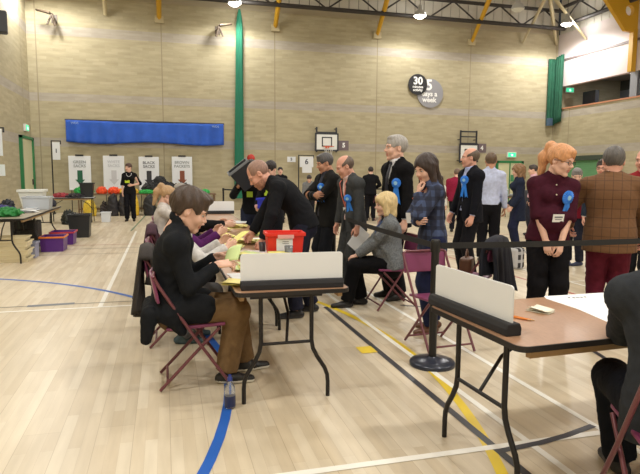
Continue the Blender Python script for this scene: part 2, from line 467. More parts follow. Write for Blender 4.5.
    V, F, M = head_mesh(fem, hH); Vh = V @ HM.T + hc; sp.add(Vh, F, M)
    def headpt(p): return np.array(p) @ HM.T + hc
    for sgn in (-1, 1):
        bv, bf = ball_mesh((sgn * .033, .079, .004), (.0125, .0125, .0062)); sp.add(bv @ HM.T + hc, bf, 2)
        bv, bf = ball_mesh((sgn * .033, .0885, .003), (.0055, .0045, .0052)); sp.add(bv @ HM.T + hc, bf, 3)
        bv, bf = ball_mesh((sgn * .034, .095, .024), (.019, .004, .0035)); sp.add(bv @ HM.T + hc, bf, 4)
    def put_hand(w, e, hn, right, cl):
        fd = nrm(w - e) if hn is None else nrm(loc_dir(hn[0]))
        pn = (V3(-1 if right else 1, 0, 0) if hn is None else loc_dir(hn[1]))
        pn = nrm(pn - fd * (pn @ fd))
        zc = -pn; xc = np.cross(fd, zc)
        V, F = hand_mesh(cl, hN); V = V.copy(); s_ = .92 if fem else 1.0
        V = V * s_
        if not right: V[:, 0] *= -1; F = F[:, ::-1]
        R = np.stack([xc, fd, zc], 1)
        sp.add(V @ R.T + w, F, 0)
    def loc_dir(d):
        if d[0] == 'w': return np.array((Minv.to_3x3() @ Vector(d[1:])).normalized())
        return V3(*d)
    put_hand(wL, eL, hoL, False, curl[0]); put_hand(wR, eR, hoR, True, curl[1])
    sk = mat('skin_' + skin, SKIN[skin], .55, noise=.06, nscale=14, spec=.35)
    lipc = tuple(int(a * b) for a, b in zip(SKIN[skin], (.84, .68, .68)))
    sp.build('body', [sk, mat('lips_' + skin, lipc, .5), mat('eye_white', (196, 188, 180), .4), mat('iris', (45, 38, 34), .3), mat('brow_%d_%d_%d' % hair[1], tuple(int(c * .75) for c in hair[1]), .8)], root)
    # ---- hair
    if hair[0]:
        V, F = hair_mesh(hair[0], hH * 1.1); s2 = Soup(); s2.add(V @ HM.T + hc, F)
        s2.build('hair', [mat('hair_%d_%d_%d' % hair[1], hair[1], .5, noise=.2, nscale=110, bump=.3, bscale=200, stretch=(1, 1, .18))], root)
    if beard:
        def bf_(P): return np.maximum(head_sdf(P, fem) - .006, np.maximum(P[:, 2] + .045, np.maximum(-(P[:, 2] + .125), -P[:, 1] + .0)))
        V, F = surfnet(bf_, (-.09, -.02, -.14), (.09, .13, -.02), hH); s2 = Soup(); s2.add(V @ HM.T + hc, F)
        s2.build('beard', [mat('beard_%d_%d_%d' % beard, beard, .8, noise=.3, nscale=80)], root)
    if glasses:
        g = MB()
        for sgn in (-1, 1):
            g.tube([headpt((sgn * .034 + .021 * math.cos(t), .104 - .006 * abs(math.cos(t)), .002 + .016 * math.sin(t))) for t in [2 * math.pi * i / 12 for i in range(13)]], .0022, 6)
            g.tube([headpt((sgn * .055, .098, .006)), headpt((sgn * .078, .07, .006)), headpt((sgn * .084, -.01, .004))], .0022, 6)
        g.tube([headpt((-.013, .105, .004)), headpt((.013, .105, .004))], .0022, 6)
        g.build('glasses', mat('glasses_black', (20, 18, 18), .3), root)
    # ---- legs wear
    if show_legs:
        tq = .010 * trou_w
        def trf(P):
            d = smins([leg(P, hpL, kL, aL, .014, tq), leg(P, hpR, kR, aR, .014, tq)], .012)
            d = smin(d, np.maximum(rc(P, pel - d1 * .03, wa, .158 * bw if fem else .148 * bw, .128 * bw, F1, .80 * fb / bw), (P - (pel + d1 * .09)) @ d1), .03)
            d = d + wob(P, .002, 20, 1) + folds(P, .0035, 1)
            for a, k in ((aL, kL), (aR, kR)):
                n = nrm(a - k); near = (P - (a + n * -.005)) @ n
                d = np.where((np.linalg.norm(P - a, axis=1) < .14), np.maximum(d, near), d)
            return d
        q = np.concatenate([legp, [pel, wa]])
        V, F = surfnet(trf, q.min(0) - .2, q.max(0) + .2, hB); s3 = Soup(); s3.add(V, F)
        tm = trousers if isinstance(trousers, bpy.types.Material) else mat('trousers_%d_%d_%d' % trousers, trousers, .85, noise=.15, nscale=20, bump=.2, bscale=300, spec=.12)
        s3.build('trousers', [tm], root)
        for i, (a, k, ty) in enumerate(((aL, kL, toes[0]), (aR, kR, toes[1]))):
            fd = nrm(V3((-1 if i == 0 else 1) * math.sin(math.radians(ty)), math.cos(math.radians(ty)), 0)) if np.isscalar(ty) else nrm(loc_dir(ty))
            b = a + V3(0, 0, -.045)
            side_ = np.cross(fd, Z3)
            def shf(P, b=b, fd=fd):
                d = smins([rc(P, b - fd * .045, b + fd * .06, .034, .038), rc(P, b + fd * .06 + V3(0, 0, -.006), b + fd * .165 + V3(0, 0, -.012), .040, .030), rc(P, b, b + V3(0, 0, .055), .040, .040)], .025)
                return np.maximum(d, (b[2] - .033) - P[:, 2])
            V, F = surfnet(shf, b - .26, b + .26, hB * .85); s4 = Soup()
            C = V[F].mean(1)
            s4.add(V, F, np.where(C[:, 2] < b[2] - .012, 1, 0) if sole else 0)
            s4.build('shoe', [mat('shoe_%d_%d_%d' % shoes, shoes, .45), mat('sole_%d_%d_%d' % (sole or (20, 20, 20)), sole or (20, 20, 20), .6)], root)
    # ---- top wear
    fr = dict(fns=[], nb=nb, U=U, F=Fw, R=Rr, pel=pel, wa=wa, chs=chs, shL=shL, shR=shR, eL=eL, eR=eR, wL=wL, wR=wR, hc=hc, HM=HM, headpt=headpt, d1=d1, F1=F1, F2=F2, kL=kL, kR=kR, root=root, S=S, bw=bw, hpL=hpL, hpR=hpR)
    for tp in tops:
        t = tp.get('t', .016); ta = tp.get('ta', t); cuff = tp.get('cuff', .02); low = tp.get('low', .06); loose = tp.get('loose', .004)
        ex = tp.get('extra', [])
        def tf(P):
            d = torso(P, t, low=low, cf=tp.get('flare', 1.0))
            d = np.maximum(d, -((P - (pel - d1 * low)) @ d1))
            # neck hole
            arms = tp.get('arms', 'long')
            if arms == 'long': d = smins([d, arm(P, shL, eL, wL, ta, cuff, loose), arm(P, shR, eR, wR, ta, cuff, loose)], .02)
            elif arms == 'elbow':
                a2 = []
                for s_, e_, w_ in ((shL, eL, wL), (shR, eR, wR)):
                    m_ = e_ + (w_ - e_) * .12
                    q_ = smins([rc(P, s_, e_, .052 + ta, .048 + ta), rc(P, e_, m_, .048 + ta, .047 + ta)], .015)
                    a2.append(np.maximum(q_, (P - m_) @ nrm(w_ - e_)))
                d = smins([d] + a2, .02)
            if arms == 'long':
                for e_, w_ in ((eL, wL), (eR, wR)):
                    n = nrm(w_ - e_); cutp = w_ - n * (cuff - .01)
                    d = np.where(np.linalg.norm(P - w_, axis=1) < .09, np.maximum(d, (P - cutp) @ n), d)
            for (a, b, ra, rb) in ex: d = smin(d, rc(P, loc(a), loc(b), ra, rb), .03)
            if tp.get('collar'):
                sc_ = tp.get('stand', 0); c = nb + U * (.030 + sc_ * .022) + Fw * .012 - Fw * sc_ * .012; Q = P - c; u = Q @ U; fq = Q @ Fw; rq = Q @ Rr
                tor = np.sqrt((np.sqrt(rq ** 2 + fq ** 2) - (.062 + .004 * sc_)) ** 2 + ((u + .35 * fq) * (.55 - .15 * sc_)) ** 2) - .012 - .004 * sc_
                d = smin(d, tor, .008)
            Q = P - nb; u = Q @ U; xq = np.abs(Q @ Rr); fq = Q @ Fw
            # round neck hole
            d = np.maximum(d, -rc(P, nb + U * .015 + Fw * .01, nb + U * .2 + Fw * .04, .050 if tp.get('collar') else .058, .075))
            if tp.get('V'):
                Lv, wt, wb = tp['V']
                uu = np.clip(-u / Lv, -.25, 1.0)
                wd = np.where(-u < Lv, wt * (1 - uu) + .004, wb * np.clip((-u - Lv) / .3, 0, 1) + (0.003 if not wb else .0) - (0 if wb or tp.get('open') else .02))
                wedge = np.maximum(xq - wd, -(fq - .01)); d = np.maximum(d, -wedge)
                if tp.get('lapel', True):
                    for sg in (-1, 1):
                        p0 = nb + U * .045 + Rr * sg * .055 - Fw * .01; p1 = nb - U * .07 + Rr * sg * (wt * .82 + .030) + Fw * (.085 + t * .6); p2 = nb - U * Lv + Rr * sg * .012 + Fw * (.108 * (1 + (bw - 1) * 1.5) + t)
                        lp = smins([rc(P, p0, p1, .018, .030, Fw, .35), rc(P, p1, p2, .030, .008, Fw, .35)], .006)
                        lp = np.maximum(lp, wt * (1 - uu) * .9 - xq + .0)
                        d = smin(d, lp, .004)
            return d + wob(P, tp.get('wr', .005) * .45, 18, tp.get('seed', 2)) + folds(P, tp.get('wr', .005) * .75, tp.get('seed', 2))
        fr['fns'].append(tf)
        q = allp
        if ex: q = np.concatenate([allp, [loc(e[0]) for e in ex], [loc(e[1]) for e in ex]])
        lo = q.min(0) - .24; hi = q.max(0) + .24; lo[2] = min(lo[2], pel[2] - low - .1)
        V, F = surfnet(tf, lo, hi, hB)
        s5 = Soup(); s5.add(V, F)
        c = tp['c']; m = c if isinstance(c, bpy.types.Material) else mat('%s_%d_%d_%d' % ((tp['n'],) + tuple(c)), c, tp.get('rough', .85), noise=tp.get('noise', .12), nscale=tp.get('ns', 25), bump=.25, bscale=tp.get('bs', 350), spec=.12)
        o = s5.build(tp['n'], [m], root)
        if tp.get('label'): o['label'] = tp['label']
    PEOPLE.append(fr)
    return fr
def front_depth(fr, down, t=.016):
    """distance from spine line to the chest front, at 'down' below the neck base"""
    b = fr['bw']; r = np.interp(down, [0, .05, .12, .18, .30, .45], [.055, .075, .098, .112, .108 * b ** 2, .10 * b ** 2]); return r + t
def chest_pt(fr, down, right, out=0.0, t=.016, layer=-1):
    """point on the front of the clothing, found by stepping in towards the body"""
    fn = fr['fns'][layer if len(fr['fns']) > 1 else 0]; p0 = fr['nb'] - fr['U'] * down + fr['R'] * right
    s = np.arange(.40, .02, -.003); P = p0 + np.outer(s, fr['F']); d = fn(P); k = np.nonzero(d < 0)[0]
    s0 = s[k[0]] if len(k) else front_depth(fr, down, t)
    return p0 + fr['F'] * (s0 + out)
def add_tie(fr, col, L=.42, t=.012, name='tie'):
    m = MB(); pts = []
    n = 8
    for i in range(n + 1):
        d = .015 + L * i / n; w = .018 if i == 0 else .014 + .024 * i / n
        if i == n: w = .004
        p = chest_pt(fr, d, 0, .006, t, 0)
        pts.append((p - fr['R'] * w, p + fr['R'] * w))
    vs = []
    for a, b in pts: vs += [a, b, b + fr['F'] * .006, a + fr['F'] * .006]
    fs = []
    for i in range(n):
        for k in range(4): fs.append((i * 4 + k, i * 4 + (k + 1) % 4, (i + 1) * 4 + (k + 1) % 4, (i + 1) * 4 + k))
    fs += [(3, 2, 1, 0), (n * 4, n * 4 + 1, n * 4 + 2, n * 4 + 3)]
    m.add(vs, fs); p = chest_pt(fr, .012, 0, .008, t, 0); m.add(*_boxv(p, fr['R'] * .02, fr['U'] * .018, fr['F'] * .01))
    o = m.build(name, mat('tie_%d_%d_%d' % col, col, .5), fr['root']); return o
def _boxv(c, a, b, d):
    vs = [c + i * a + j * b + k * d for i in (-1, 1) for j in (-1, 1) for k in (-1, 1)]
    return vs, [(0, 1, 3, 2), (4, 6, 7, 5), (0, 4, 5, 1), (2, 3, 7, 6), (0, 2, 6, 4), (1, 5, 7, 3)]
def add_rosette(fr, down=.20, right=-.10, out=.02, col=(20, 110, 225), r=.052, outdir=None, tail=.17, t=.03):
    c = chest_pt(fr, down, right, out, t)
    nrmv = nrm(fr['F'] + fr['R'] * (1.0 if right > 0 else -1.0) * .6) if outdir is None else nrm(outdir)
    u = nrm(fr['U'] - nrmv * (fr['U'] @ nrmv)); w = np.cross(nrmv, u)
    rm = mat('rosette_blue', (46, 128, 228), .45, noise=.1, nscale=40); wm = mat('rosette_white', (235, 238, 240), .5)
    m = MB(); n = 40
    vs = [c + nrmv * .014]; rad = [(.018, .014), (.032, .016), (r, .004)]
    fs = []
    for j, (rr, oo) in enumerate(rad):
        for k in range(n):
            a = 2 * math.pi * k / n; z = oo + (.004 if k % 2 else -.002) * (j > 0)
            vs.append(c + (w * math.cos(a) + u * math.sin(a)) * rr + nrmv * z)
    for k in range(n): fs.append((0, 1 + k, 1 + (k + 1) % n))
    for j in range(2):
        for k in range(n): fs.append((1 + j * n + k, 1 + (j + 1) * n + k, 1 + (j + 1) * n + (k + 1) % n, 1 + j * n + (k + 1) % n))
    b = len(vs)
    for k in range(n):
        a = 2 * math.pi * k / n; vs.append(c + (w * math.cos(a) + u * math.sin(a)) * r - nrmv * .006)
    for k in range(n): fs.append((1 + 2 * n + k, b + k, b + (k + 1) % n, 1 + 2 * n + (k + 1) % n))
    fs.append(tuple(b + k for k in range(n))[::-1]); m.add(vs, fs, 0)
    for sg in (-1, 1):
        p0 = c - u * r * .5 + w * sg * .006; q = nrm(-u + w * sg * .16); s = w * .016
        tl = [p0 - s, p0 + s, p0 + q * tail + s * 1.2, p0 + q * (tail - .02), p0 + q * tail - s * 1.2]
        k = [v + nrmv * (.002 if sg > 0 else .006) for v in tl]; k2 = [v - nrmv * .002 for v in k]
        m.add(k + k2, [(0, 1, 2, 3, 4)[::-1], (5, 6, 7, 8, 9)] + [(i, (i + 1) % 5, 5 + (i + 1) % 5, 5 + i) for i in range(5)], 0)
    ro = m.build('rosette', rm, fr['root'])
    m = MB(); R3 = [c + (w * math.cos(a) + u * math.sin(a)) * .021 + nrmv * .020 for a in [2 * math.pi * k / 20 for k in range(20)]]
    R4 = [p - nrmv * .006 for p in R3]
    m.add(R3 + R4, [tuple(range(20)), tuple(range(20, 40))[::-1]] + [(i, 20 + i, 20 + (i + 1) % 20, (i + 1) % 20) for i in range(20)])
    o = m.build('rosette_centre', mat('rosette_pale', (150, 200, 235), .5), ro); o['label'] = 'pale centre disc'
    return ro
def add_card(fr, down, right, w=.085, h=.058, out=.012, col=(235, 235, 232), t=.02, name='name_badge', outdir=None):
    c = chest_pt(fr, down, right, out, t); n = nrm(fr['F'] + fr['R'] * (.35 if right > 0 else -.35)) if outdir is None else nrm(outdir)
    u = nrm(fr['U'] - n * (fr['U'] @ n)); s = np.cross(n, u)
    m = MB(); m.add(*_boxv(c, s * w / 2, u * h / 2, n * .002)); o = m.build(name, mat('card_%d_%d_%d' % col, col, .4), fr['root'])
    if name == 'name_badge':
        m = MB(); m.add(*_boxv(c + n * .003 + u * h * .12, s * w * .36, u * h * .10, n * .0006)); m.add(*_boxv(c + n * .003 - u * h * .16, s * w * .3, u * h * .05, n * .0006))
        m.build('badge_print', mat('print_grey', (120, 122, 128), .6), o)
    return o
def add_lanyard(fr, col, L=.34, t=.02, card=True, right=0.0, ccol=(230, 232, 235)):
    m = MB()
    for sg in (-1, 1):
        pts = [fr['nb'] + fr['U'] * .045 - fr['F'] * .02 + fr['R'] * sg * .045, fr['nb'] + fr['U'] * .02 + fr['R'] * sg * .07 + fr['F'] * .03] + [chest_pt(fr, d, sg * .075 * (1 - d / L) + right * d / L, .010, t) for d in (.05, .12, .2, L)]
        vs = []
        for p in pts: vs += [p - fr['R'] * .009, p + fr['R'] * .009, p + fr['R'] * .009 + fr['F'] * .003, p - fr['R'] * .009 + fr['F'] * .003]
        fs = []
        for i in range(len(pts) - 1):
            for k in range(4): fs.append((i * 4 + k, i * 4 + (k + 1) % 4, (i + 1) * 4 + (k + 1) % 4, (i + 1) * 4 + k))
        m.add(vs, fs)
    o = m.build('lanyard', mat('lanyard_%d_%d_%d' % col, col, .6), fr['root'])
    if card: add_card(fr, L + .045, right, .07, .10, .016, ccol, t, 'lanyard_card')
    return o
# ------------------------------------------------------------------ camera
cam = bpy.data.cameras.new('camera'); co = bpy.data.objects.new('camera', cam); COL.objects.link(co)
cam.sensor_fit = 'HORIZONTAL'; cam.sensor_width = 36.0; cam.lens = 36.0 * 570.0 / 640.0; cam.clip_end = 200
CR, CU, CF = Vector((0.96493175, -0.26244186, 0.00556588)), Vector((0.02355061, 0.10766846, 0.99390788)), Vector((0.26144231, 0.95892219, -0.11007338))
Mx = Matrix((CR, CU, -CF)).transposed().to_4x4(); Mx.translation = Vector((0, 0, 1.5)); co.matrix_world = Mx
SC.camera = co
XL, XR, YB, YF, HW = -4.68, 17.7, 23.3, -8.0, 7.9

# ------------------------------------------------------------------ setting materials
def nodes(name):
    m = bpy.data.materials.new(name); m.use_nodes = True; return m, m.node_tree.nodes, m.node_tree.links, m.node_tree.nodes['Principled BSDF']
def brick_wall_mat(name, axis, joint_off):
    m, N, L, b = nodes(name); b.inputs['Roughness'].default_value = .85
    tc = N.new('ShaderNodeTexCoord'); sp = N.new('ShaderNodeSeparateXYZ'); L.new(tc.outputs['Object'], sp.inputs[0])
    cb = N.new('ShaderNodeCombineXYZ'); L.new(sp.outputs[axis], cb.inputs[0]); L.new(sp.outputs[2], cb.inputs[1])
    def brick(w, h, c1, c2, mo, ms, bias=0):
        t = N.new('ShaderNodeTexBrick'); L.new(cb.outputs[0], t.inputs['Vector']); t.inputs['Scale'].default_value = 1
        t.inputs['Brick Width'].default_value = w; t.inputs['Row Height'].default_value = h; t.inputs['Mortar Size'].default_value = ms
        t.inputs['Color1'].default_value = c1; t.inputs['Color2'].default_value = c2; t.inputs['Mortar'].default_value = mo; t.inputs['Bias'].default_value = bias; t.inputs['Mortar Smooth'].default_value = .4
        return t
    A = brick(.45, .102, rgb(181, 171, 143), rgb(170, 160, 132), rgb(171, 162, 137), .004)
    G = brick(.45, .102, rgb(176, 168, 156), rgb(168, 160, 148), rgb(166, 158, 146), .004)
    nz = N.new('ShaderNodeTexNoise'); nz.inputs['Scale'].default_value = 1.0; nz.inputs['Detail'].default_value = 4
    mp = N.new('ShaderNodeMapping'); mp.inputs['Scale'].default_value = (1.6, 9, 1); L.new(cb.outputs[0], mp.inputs[0]); L.new(mp.outputs[0], nz.inputs['Vector'])
    rp = N.new('ShaderNodeValToRGB'); rp.color_ramp.elements[0].position = .3; rp.color_ramp.elements[0].color = (.88, .88, .87, 1); rp.color_ramp.elements[1].position = .7; rp.color_ramp.elements[1].color = (1.05, 1.05, 1.04, 1)
    L.new(nz.outputs['Fac'], rp.inputs['Fac'])
    # grey bands
    fac = None
    for zc, hw in ((6.65, .17), (4.26, .15), (2.62, .16)):
        s = N.new('ShaderNodeMath'); s.operation = 'SUBTRACT'; s.inputs[1].default_value = zc; L.new(sp.outputs[2], s.inputs[0])
        a = N.new('ShaderNodeMath'); a.operation = 'ABSOLUTE'; L.new(s.outputs[0], a.inputs[0])
        l = N.new('ShaderNodeMath'); l.operation = 'LESS_THAN'; l.inputs[1].default_value = hw; L.new(a.outputs[0], l.inputs[0])
        if fac is None: fac = l
        else:
            mxx = N.new('ShaderNodeMath'); mxx.operation = 'MAXIMUM'; L.new(fac.outputs[0], mxx.inputs[0]); L.new(l.outputs[0], mxx.inputs[1]); fac = mxx
    mx = N.new('ShaderNodeMix'); mx.data_type = 'RGBA'; L.new(fac.outputs[0], mx.inputs[0]); L.new(A.outputs['Color'], mx.inputs[6]); L.new(G.outputs['Color'], mx.inputs[7])
    mu = N.new('ShaderNodeMix'); mu.data_type = 'RGBA'; mu.blend_type = 'MULTIPLY'; mu.inputs[0].default_value = 1; L.new(mx.outputs[2], mu.inputs[6]); L.new(rp.outputs['Color'], mu.inputs[7])
    # movement joints
    ad = N.new('ShaderNodeMath'); ad.operation = 'ADD'; ad.inputs[1].default_value = 44.0 - joint_off + .0; L.new(sp.outputs[axis], ad.inputs[0])
    pp = N.new('ShaderNodeMath'); pp.operation = 'PINGPONG'; pp.inputs[1].default_value = 2.2; L.new(ad.outputs[0], pp.inputs[0])
    lt = N.new('ShaderNodeMath'); lt.operation = 'LESS_THAN'; lt.inputs[1].default_value = .018; L.new(pp.outputs[0], lt.inputs[0])
    m3 = N.new('ShaderNodeMix'); m3.data_type = 'RGBA'; L.new(lt.outputs[0], m3.inputs[0]); L.new(mu.outputs[2], m3.inputs[6]); m3.inputs[7].default_value = rgb(146, 136, 112)
    L.new(m3.outputs[2], b.inputs['Base Color'])
    bp = N.new('ShaderNodeBump'); bp.inputs['Strength'].default_value = .35; bp.inputs['Distance'].default_value = .01; bp.invert = True
    L.new(A.outputs['Fac'], bp.inputs['Height']); L.new(bp.outputs['Normal'], b.inputs['Normal'])
    return m
wall_x = brick_wall_mat('buff_block_back', 0, 4.42)
wall_y = brick_wall_mat('buff_block_side', 1, 0.3)
def floor_mat():
    m, N, L, b = nodes('sprung_maple_floor')
    tc = N.new('ShaderNodeTexCoord'); sp = N.new('ShaderNodeSeparateXYZ'); L.new(tc.outputs['Object'], sp.inputs[0])
    cb = N.new('ShaderNodeCombineXYZ'); L.new(sp.outputs[1], cb.inputs[0]); L.new(sp.outputs[0], cb.inputs[1])
    def br(w, h, c1, c2, mo, ms):
        t = N.new('ShaderNodeTexBrick'); L.new(cb.outputs[0], t.inputs['Vector']); t.inputs['Scale'].default_value = 1; t.inputs['Mortar Smooth'].default_value = .3
        t.inputs['Brick Width'].default_value = w; t.inputs['Row Height'].default_value = h; t.inputs['Mortar Size'].default_value = ms
        t.inputs['Color1'].default_value = c1; t.inputs['Color2'].default_value = c2; t.inputs['Mortar'].default_value = mo; return t
    A = br(.92, .068, rgb(218, 207, 186), rgb(203, 188, 162), rgb(188, 172, 148), .0006)
    B = br(2.3, .204, (1.04, 1.04, 1.04, 1), (.90, .885, .86, 1), (.76, .72, .66, 1), .0018)
    mu = N.new('ShaderNodeMix'); mu.data_type = 'RGBA'; mu.blend_type = 'MULTIPLY'; mu.inputs[0].default_value = 1; L.new(A.outputs['Color'], mu.inputs[6]); L.new(B.outputs['Color'], mu.inputs[7])
    nz = N.new('ShaderNodeTexNoise'); nz.inputs['Scale'].default_value = 3; nz.inputs['Detail'].default_value = 5
    mp = N.new('ShaderNodeMapping'); mp.inputs['Scale'].default_value = (.6, 5, 1); L.new(cb.outputs[0], mp.inputs[0]); L.new(mp.outputs[0], nz.inputs['Vector'])
    rp = N.new('ShaderNodeValToRGB'); rp.color_ramp.elements[0].position = .32; rp.color_ramp.elements[0].color = (.90, .885, .86, 1); rp.color_ramp.elements[1].position = .68; rp.color_ramp.elements[1].color = (1.04, 1.04, 1.04, 1)
    L.new(nz.outputs['Fac'], rp.inputs['Fac'])
    m2 = N.new('ShaderNodeMix'); m2.data_type = 'RGBA'; m2.blend_type = 'MULTIPLY'; m2.inputs[0].default_value = 1; L.new(mu.outputs[2], m2.inputs[6]); L.new(rp.outputs['Color'], m2.inputs[7])
    L.new(m2.outputs[2], b.inputs['Base Color']); b.inputs['Roughness'].default_value = .38; b.inputs['Specular IOR Level'].default_value = .45
    return m
M_floor = floor_mat()
line = lambda n, c: mat('court_paint_' + n, c, .4)
LM = [M_floor, line('white', (240, 238, 230)), line('black', (52, 52, 58)), line('blue', (38, 98, 190)), line('yellow', (226, 196, 40)), line('red', (176, 78, 66)), line('slate', (92, 98, 108)), line('green', (96, 130, 100)), line('thin_brown', (112, 100, 86))]
fl = MB(); fl.bb(XL - .3, XR + .3, YF - .3, YB + .3, -.2, 0, 0)
zl = [0.0015]
def strip(pts, w, mi):
    zl[0] += .00012; z = zl[0]; L_ = []; R_ = []
    for i, p in enumerate(pts):
        a = pts[max(i - 1, 0)]; b = pts[min(i + 1, len(pts) - 1)]
        dx, dy = b[0] - a[0], b[1] - a[1]; n = math.hypot(dx, dy); nx, ny = -dy / n * w / 2, dx / n * w / 2
        L_.append((p[0] + nx, p[1] + ny, z)); R_.append((p[0] - nx, p[1] - ny, z))
    k = len(pts); fl.add(R_ + L_, [(i, i + 1, k + i + 1, k + i) for i in range(k - 1)], mi)
def arc(cx, cy, r, a0, a1, n=60): return [(cx + r * math.cos(math.radians(a0 + (a1 - a0) * i / n)), cy + r * math.sin(math.radians(a0 + (a1 - a0) * i / n))) for i in range(n + 1)]
strip([(-.73, 6.72), (-.73, 15.4)], .05, 1)
strip([(XL, 6.70), (0.6, 6.70)], .045, 1); strip([(XL, 6.93), (0.6, 6.93)], .028, 8)
strip([(-1.52, 6.93), (-1.03, 6.96)], .10, 6)
strip(arc(-4.55, 4.40, 4.98, -88, 88), .062, 3)
strip(arc(-4.42, 4.53, 6.40, -60, 22), .062, 4)
strip([(1.73, 1.4), (1.73, 6.1)], .05, 2)
strip([(1.95, -3.0), (1.95, 6.8)], .045, 1); strip([(2.47, -3.0), (2.47, 12.6)], .045, 1)
strip([(-.73, 2.65), (9.5, 2.65)], .05, 1); strip([(1.73, 2.60), (2.02, 2.63), (2.22, 2.67), (2.46, 2.74)], .045, 2)
strip(arc(1.73, 4.35, 1.83, -62, 62), .045, 2)
strip([(4.99, -2), (4.99, 12.6)], .04, 5); strip([(XL, 12.6), (16, 12.6)], .03, 5)
strip([(5.5, -2), (5.5, 20)], .04, 1); strip([(4.99, 6.75), (12, 6.75)], .04, 1); strip([(XL, 11.2), (14, 11.2)], .022, 8); strip([(XL, 12.0), (14, 12.0)], .03, 8)
strip([(-.86, 15.5), (-.6, 23.0)], .04, 7); strip([(-.1, 12.7), (-.1, 22)], .05, 1); strip([(1.5, 15.5), (16, 15.5)], .04, 1); strip([(1.5, 9.6), (16, 9.6)], .04, 1)
strip([(1.64, 4.39), (1.64, 4.57)], .14, 4)
tag(fl.build('floor', LM), kind='structure')
st = lambda o: tag(o, kind='structure')
# walls
w = MB(); w.bb(XL - .3, XR + 4, YB, YB + .3, 0, HW); st(w.build('wall_back', wall_x))
w = MB(); w.bb(XL - .3, XL, YF, YB, 0, HW + 1.8); st(w.build('wall_left', wall_y))
w = MB(); w.bb(XR, XR + .3, YF, YB, 0, 4.5); st(w.build('wall_right', wall_y))
M_front = mat('painted_block', (190, 182, 160), .8, noise=.05)
w = MB(); w.bb(XL - .3, XR + 4, YF - .3, YF, 0, 9.7); st(w.build('wall_front', M_front))
M_panel = mat('pale_pinkish_render', (214, 202, 202), .7, noise=.03, nscale=1.5)
M_deckw = mat('white_roof_sheet', (206, 203, 194), .6)
M_steel = mat('dark_steel', (52, 48, 46), .6)
M_cream = mat('cream_steel', (196, 184, 150), .55); M_yel = mat('yellow_steel', (206, 158, 34), .5)
w = MB(); w.bb(XR, XR + .25, YF, YB, 5.53, 6.66); w.bb(XR + .02, XR + .25, YF, YB, 6.66, HW); st(w.build('wall_right_upper', M_panel))
w = MB(); w.bb(XR - .03, XR + .02, YF, YB, 6.66, 6.76); st(w.build('trim_1', mat('purple_grey_strip', (110, 98, 98), .6)))
w = MB(); w.bb(XR - .04, XR + .34, YF, YB, 4.5, 4.56); st(w.build('trim_2', mat('gallery_coping', (186, 128, 96), .6)))
# gallery behind the opening
w = MB(); w.bb(XR + .3, XR + 4, YF, YB, 4.2, 4.4); st(w.build('floor_gallery', mat('gallery_floor', (90, 90, 92), .7)))
w = MB(); w.bb(XR + 3.6, XR + 3.8, YF, YB, 4.4, 5.55, 0); w.bb(XR + 3.6, XR + 3.8, YF, YB, 5.55, 6.3, 1)
st(w.build('wall_gallery', [mat('gallery_grey', (128, 134, 142), .7), mat('gallery_dark', (84, 86, 80), .7)]))
w = MB(); w.bb(XR + .25, XR + 3.8, YF, YB, 6.0, 6.1); st(w.build('ceiling_gallery', mat('gallery_ceiling', (150, 136, 118), .7)))
w = MB(); w.bb(XR + .02, XR + .32, 18.55, 18.9, 4.56, 5.53); st(w.build('column_gallery', mat('column_grey', (140, 142, 150), .6)))
w = MB(); w.bb(XR + .05, XR + .25, 16.6, 18.5, 4.56, 5.5); st(w.build('trim_3', mat('dark_gallery_screen', (48, 48, 54), .6)))
w = MB(); w.bb(XR + 1.0, XR + 1.2, 21.9, 22.7, 4.56, 5.3); st(w.build('trim_4', mat('dark_gallery_screen', (48, 48, 54), .6)))
# cladding above the block walls, with seams, and the roof
w = MB()
for (x0, x1) in [(XL, XR)]:
    n = int((x1 - x0) / .42)
    for i in range(n):
        a = x0 + (x1 - x0) * i / n; b = x0 + (x1 - x0) * (i + 1) / n
        w.bb(a, b - .03, YB + .02, YB + .1, HW + .22, 9.7, 0); w.bb(b - .03, b, YB + .06, YB + .1, HW + .22, 9.7, 1)
st(w.build('wall_back_cladding', [M_deckw, M_steel]))
w = MB(); n = 72
for i in range(n):
    a = YF + (YB - YF) * i / n; b = YF + (YB - YF) * (i + 1) / n
    w.bb(XR + .05, XR + .12, a, b - .03, HW, 9.7, 0); w.bb(XR + .08, XR + .12, b - .03, b, HW, 9.7, 1)
st(w.build('wall_right_cladding', [M_deckw, M_steel]))
w = MB(); w.bb(XL, XR, YB - .02, YB + .08, HW, HW + .22); st(w.build('trim_5', mat('cream_fascia', (170, 160, 138), .6)))
w = MB(); w.bb(XL - .3, XR + 4, YF - .3, YB + .3, 9.7, 9.9); st(w.build('ceiling', mat('roof_sheet', (205, 200, 190), .7)))
# lattice beams under the roof
def lattice(name, p0, p1, zb, zt, bay=1.1, r=.05):
    m = MB(); p0 = Vector(p0); p1 = Vector(p1); n = max(2, int((p1 - p0).length / bay)); 
    def at_(t, z): q = p0.lerp(p1, t); return (q.x, q.y, z)
    m.tube([at_(0, zb), at_(1, zb)], .085, 6); m.tube([at_(0, zt), at_(1, zt)], .075, 6)
    for i in range(n):
        a, b = i / n, (i + 1) / n
        m.tube([at_(a, zb), at_((a + b) / 2, zt)], r * .7, 5); m.tube([at_((a + b) / 2, zt), at_(b, zb)], r * .7, 5)
    return st(m.build(name, M_steel))
lattice('beam_back', (XL, 22.5, 0), (XR - .3, 22.5, 0), 7.98, 8.72, 2.2)
lattice('beam_right', (XR - .45, YF, 0), (XR - .45, 22.6, 0), 8.1, 8.9, 2.2)
lattice('beam_middle', (XL, 17.6, 0), (XR, 17.6, 0), 9.0, 9.6, 2.2)
m = MB()
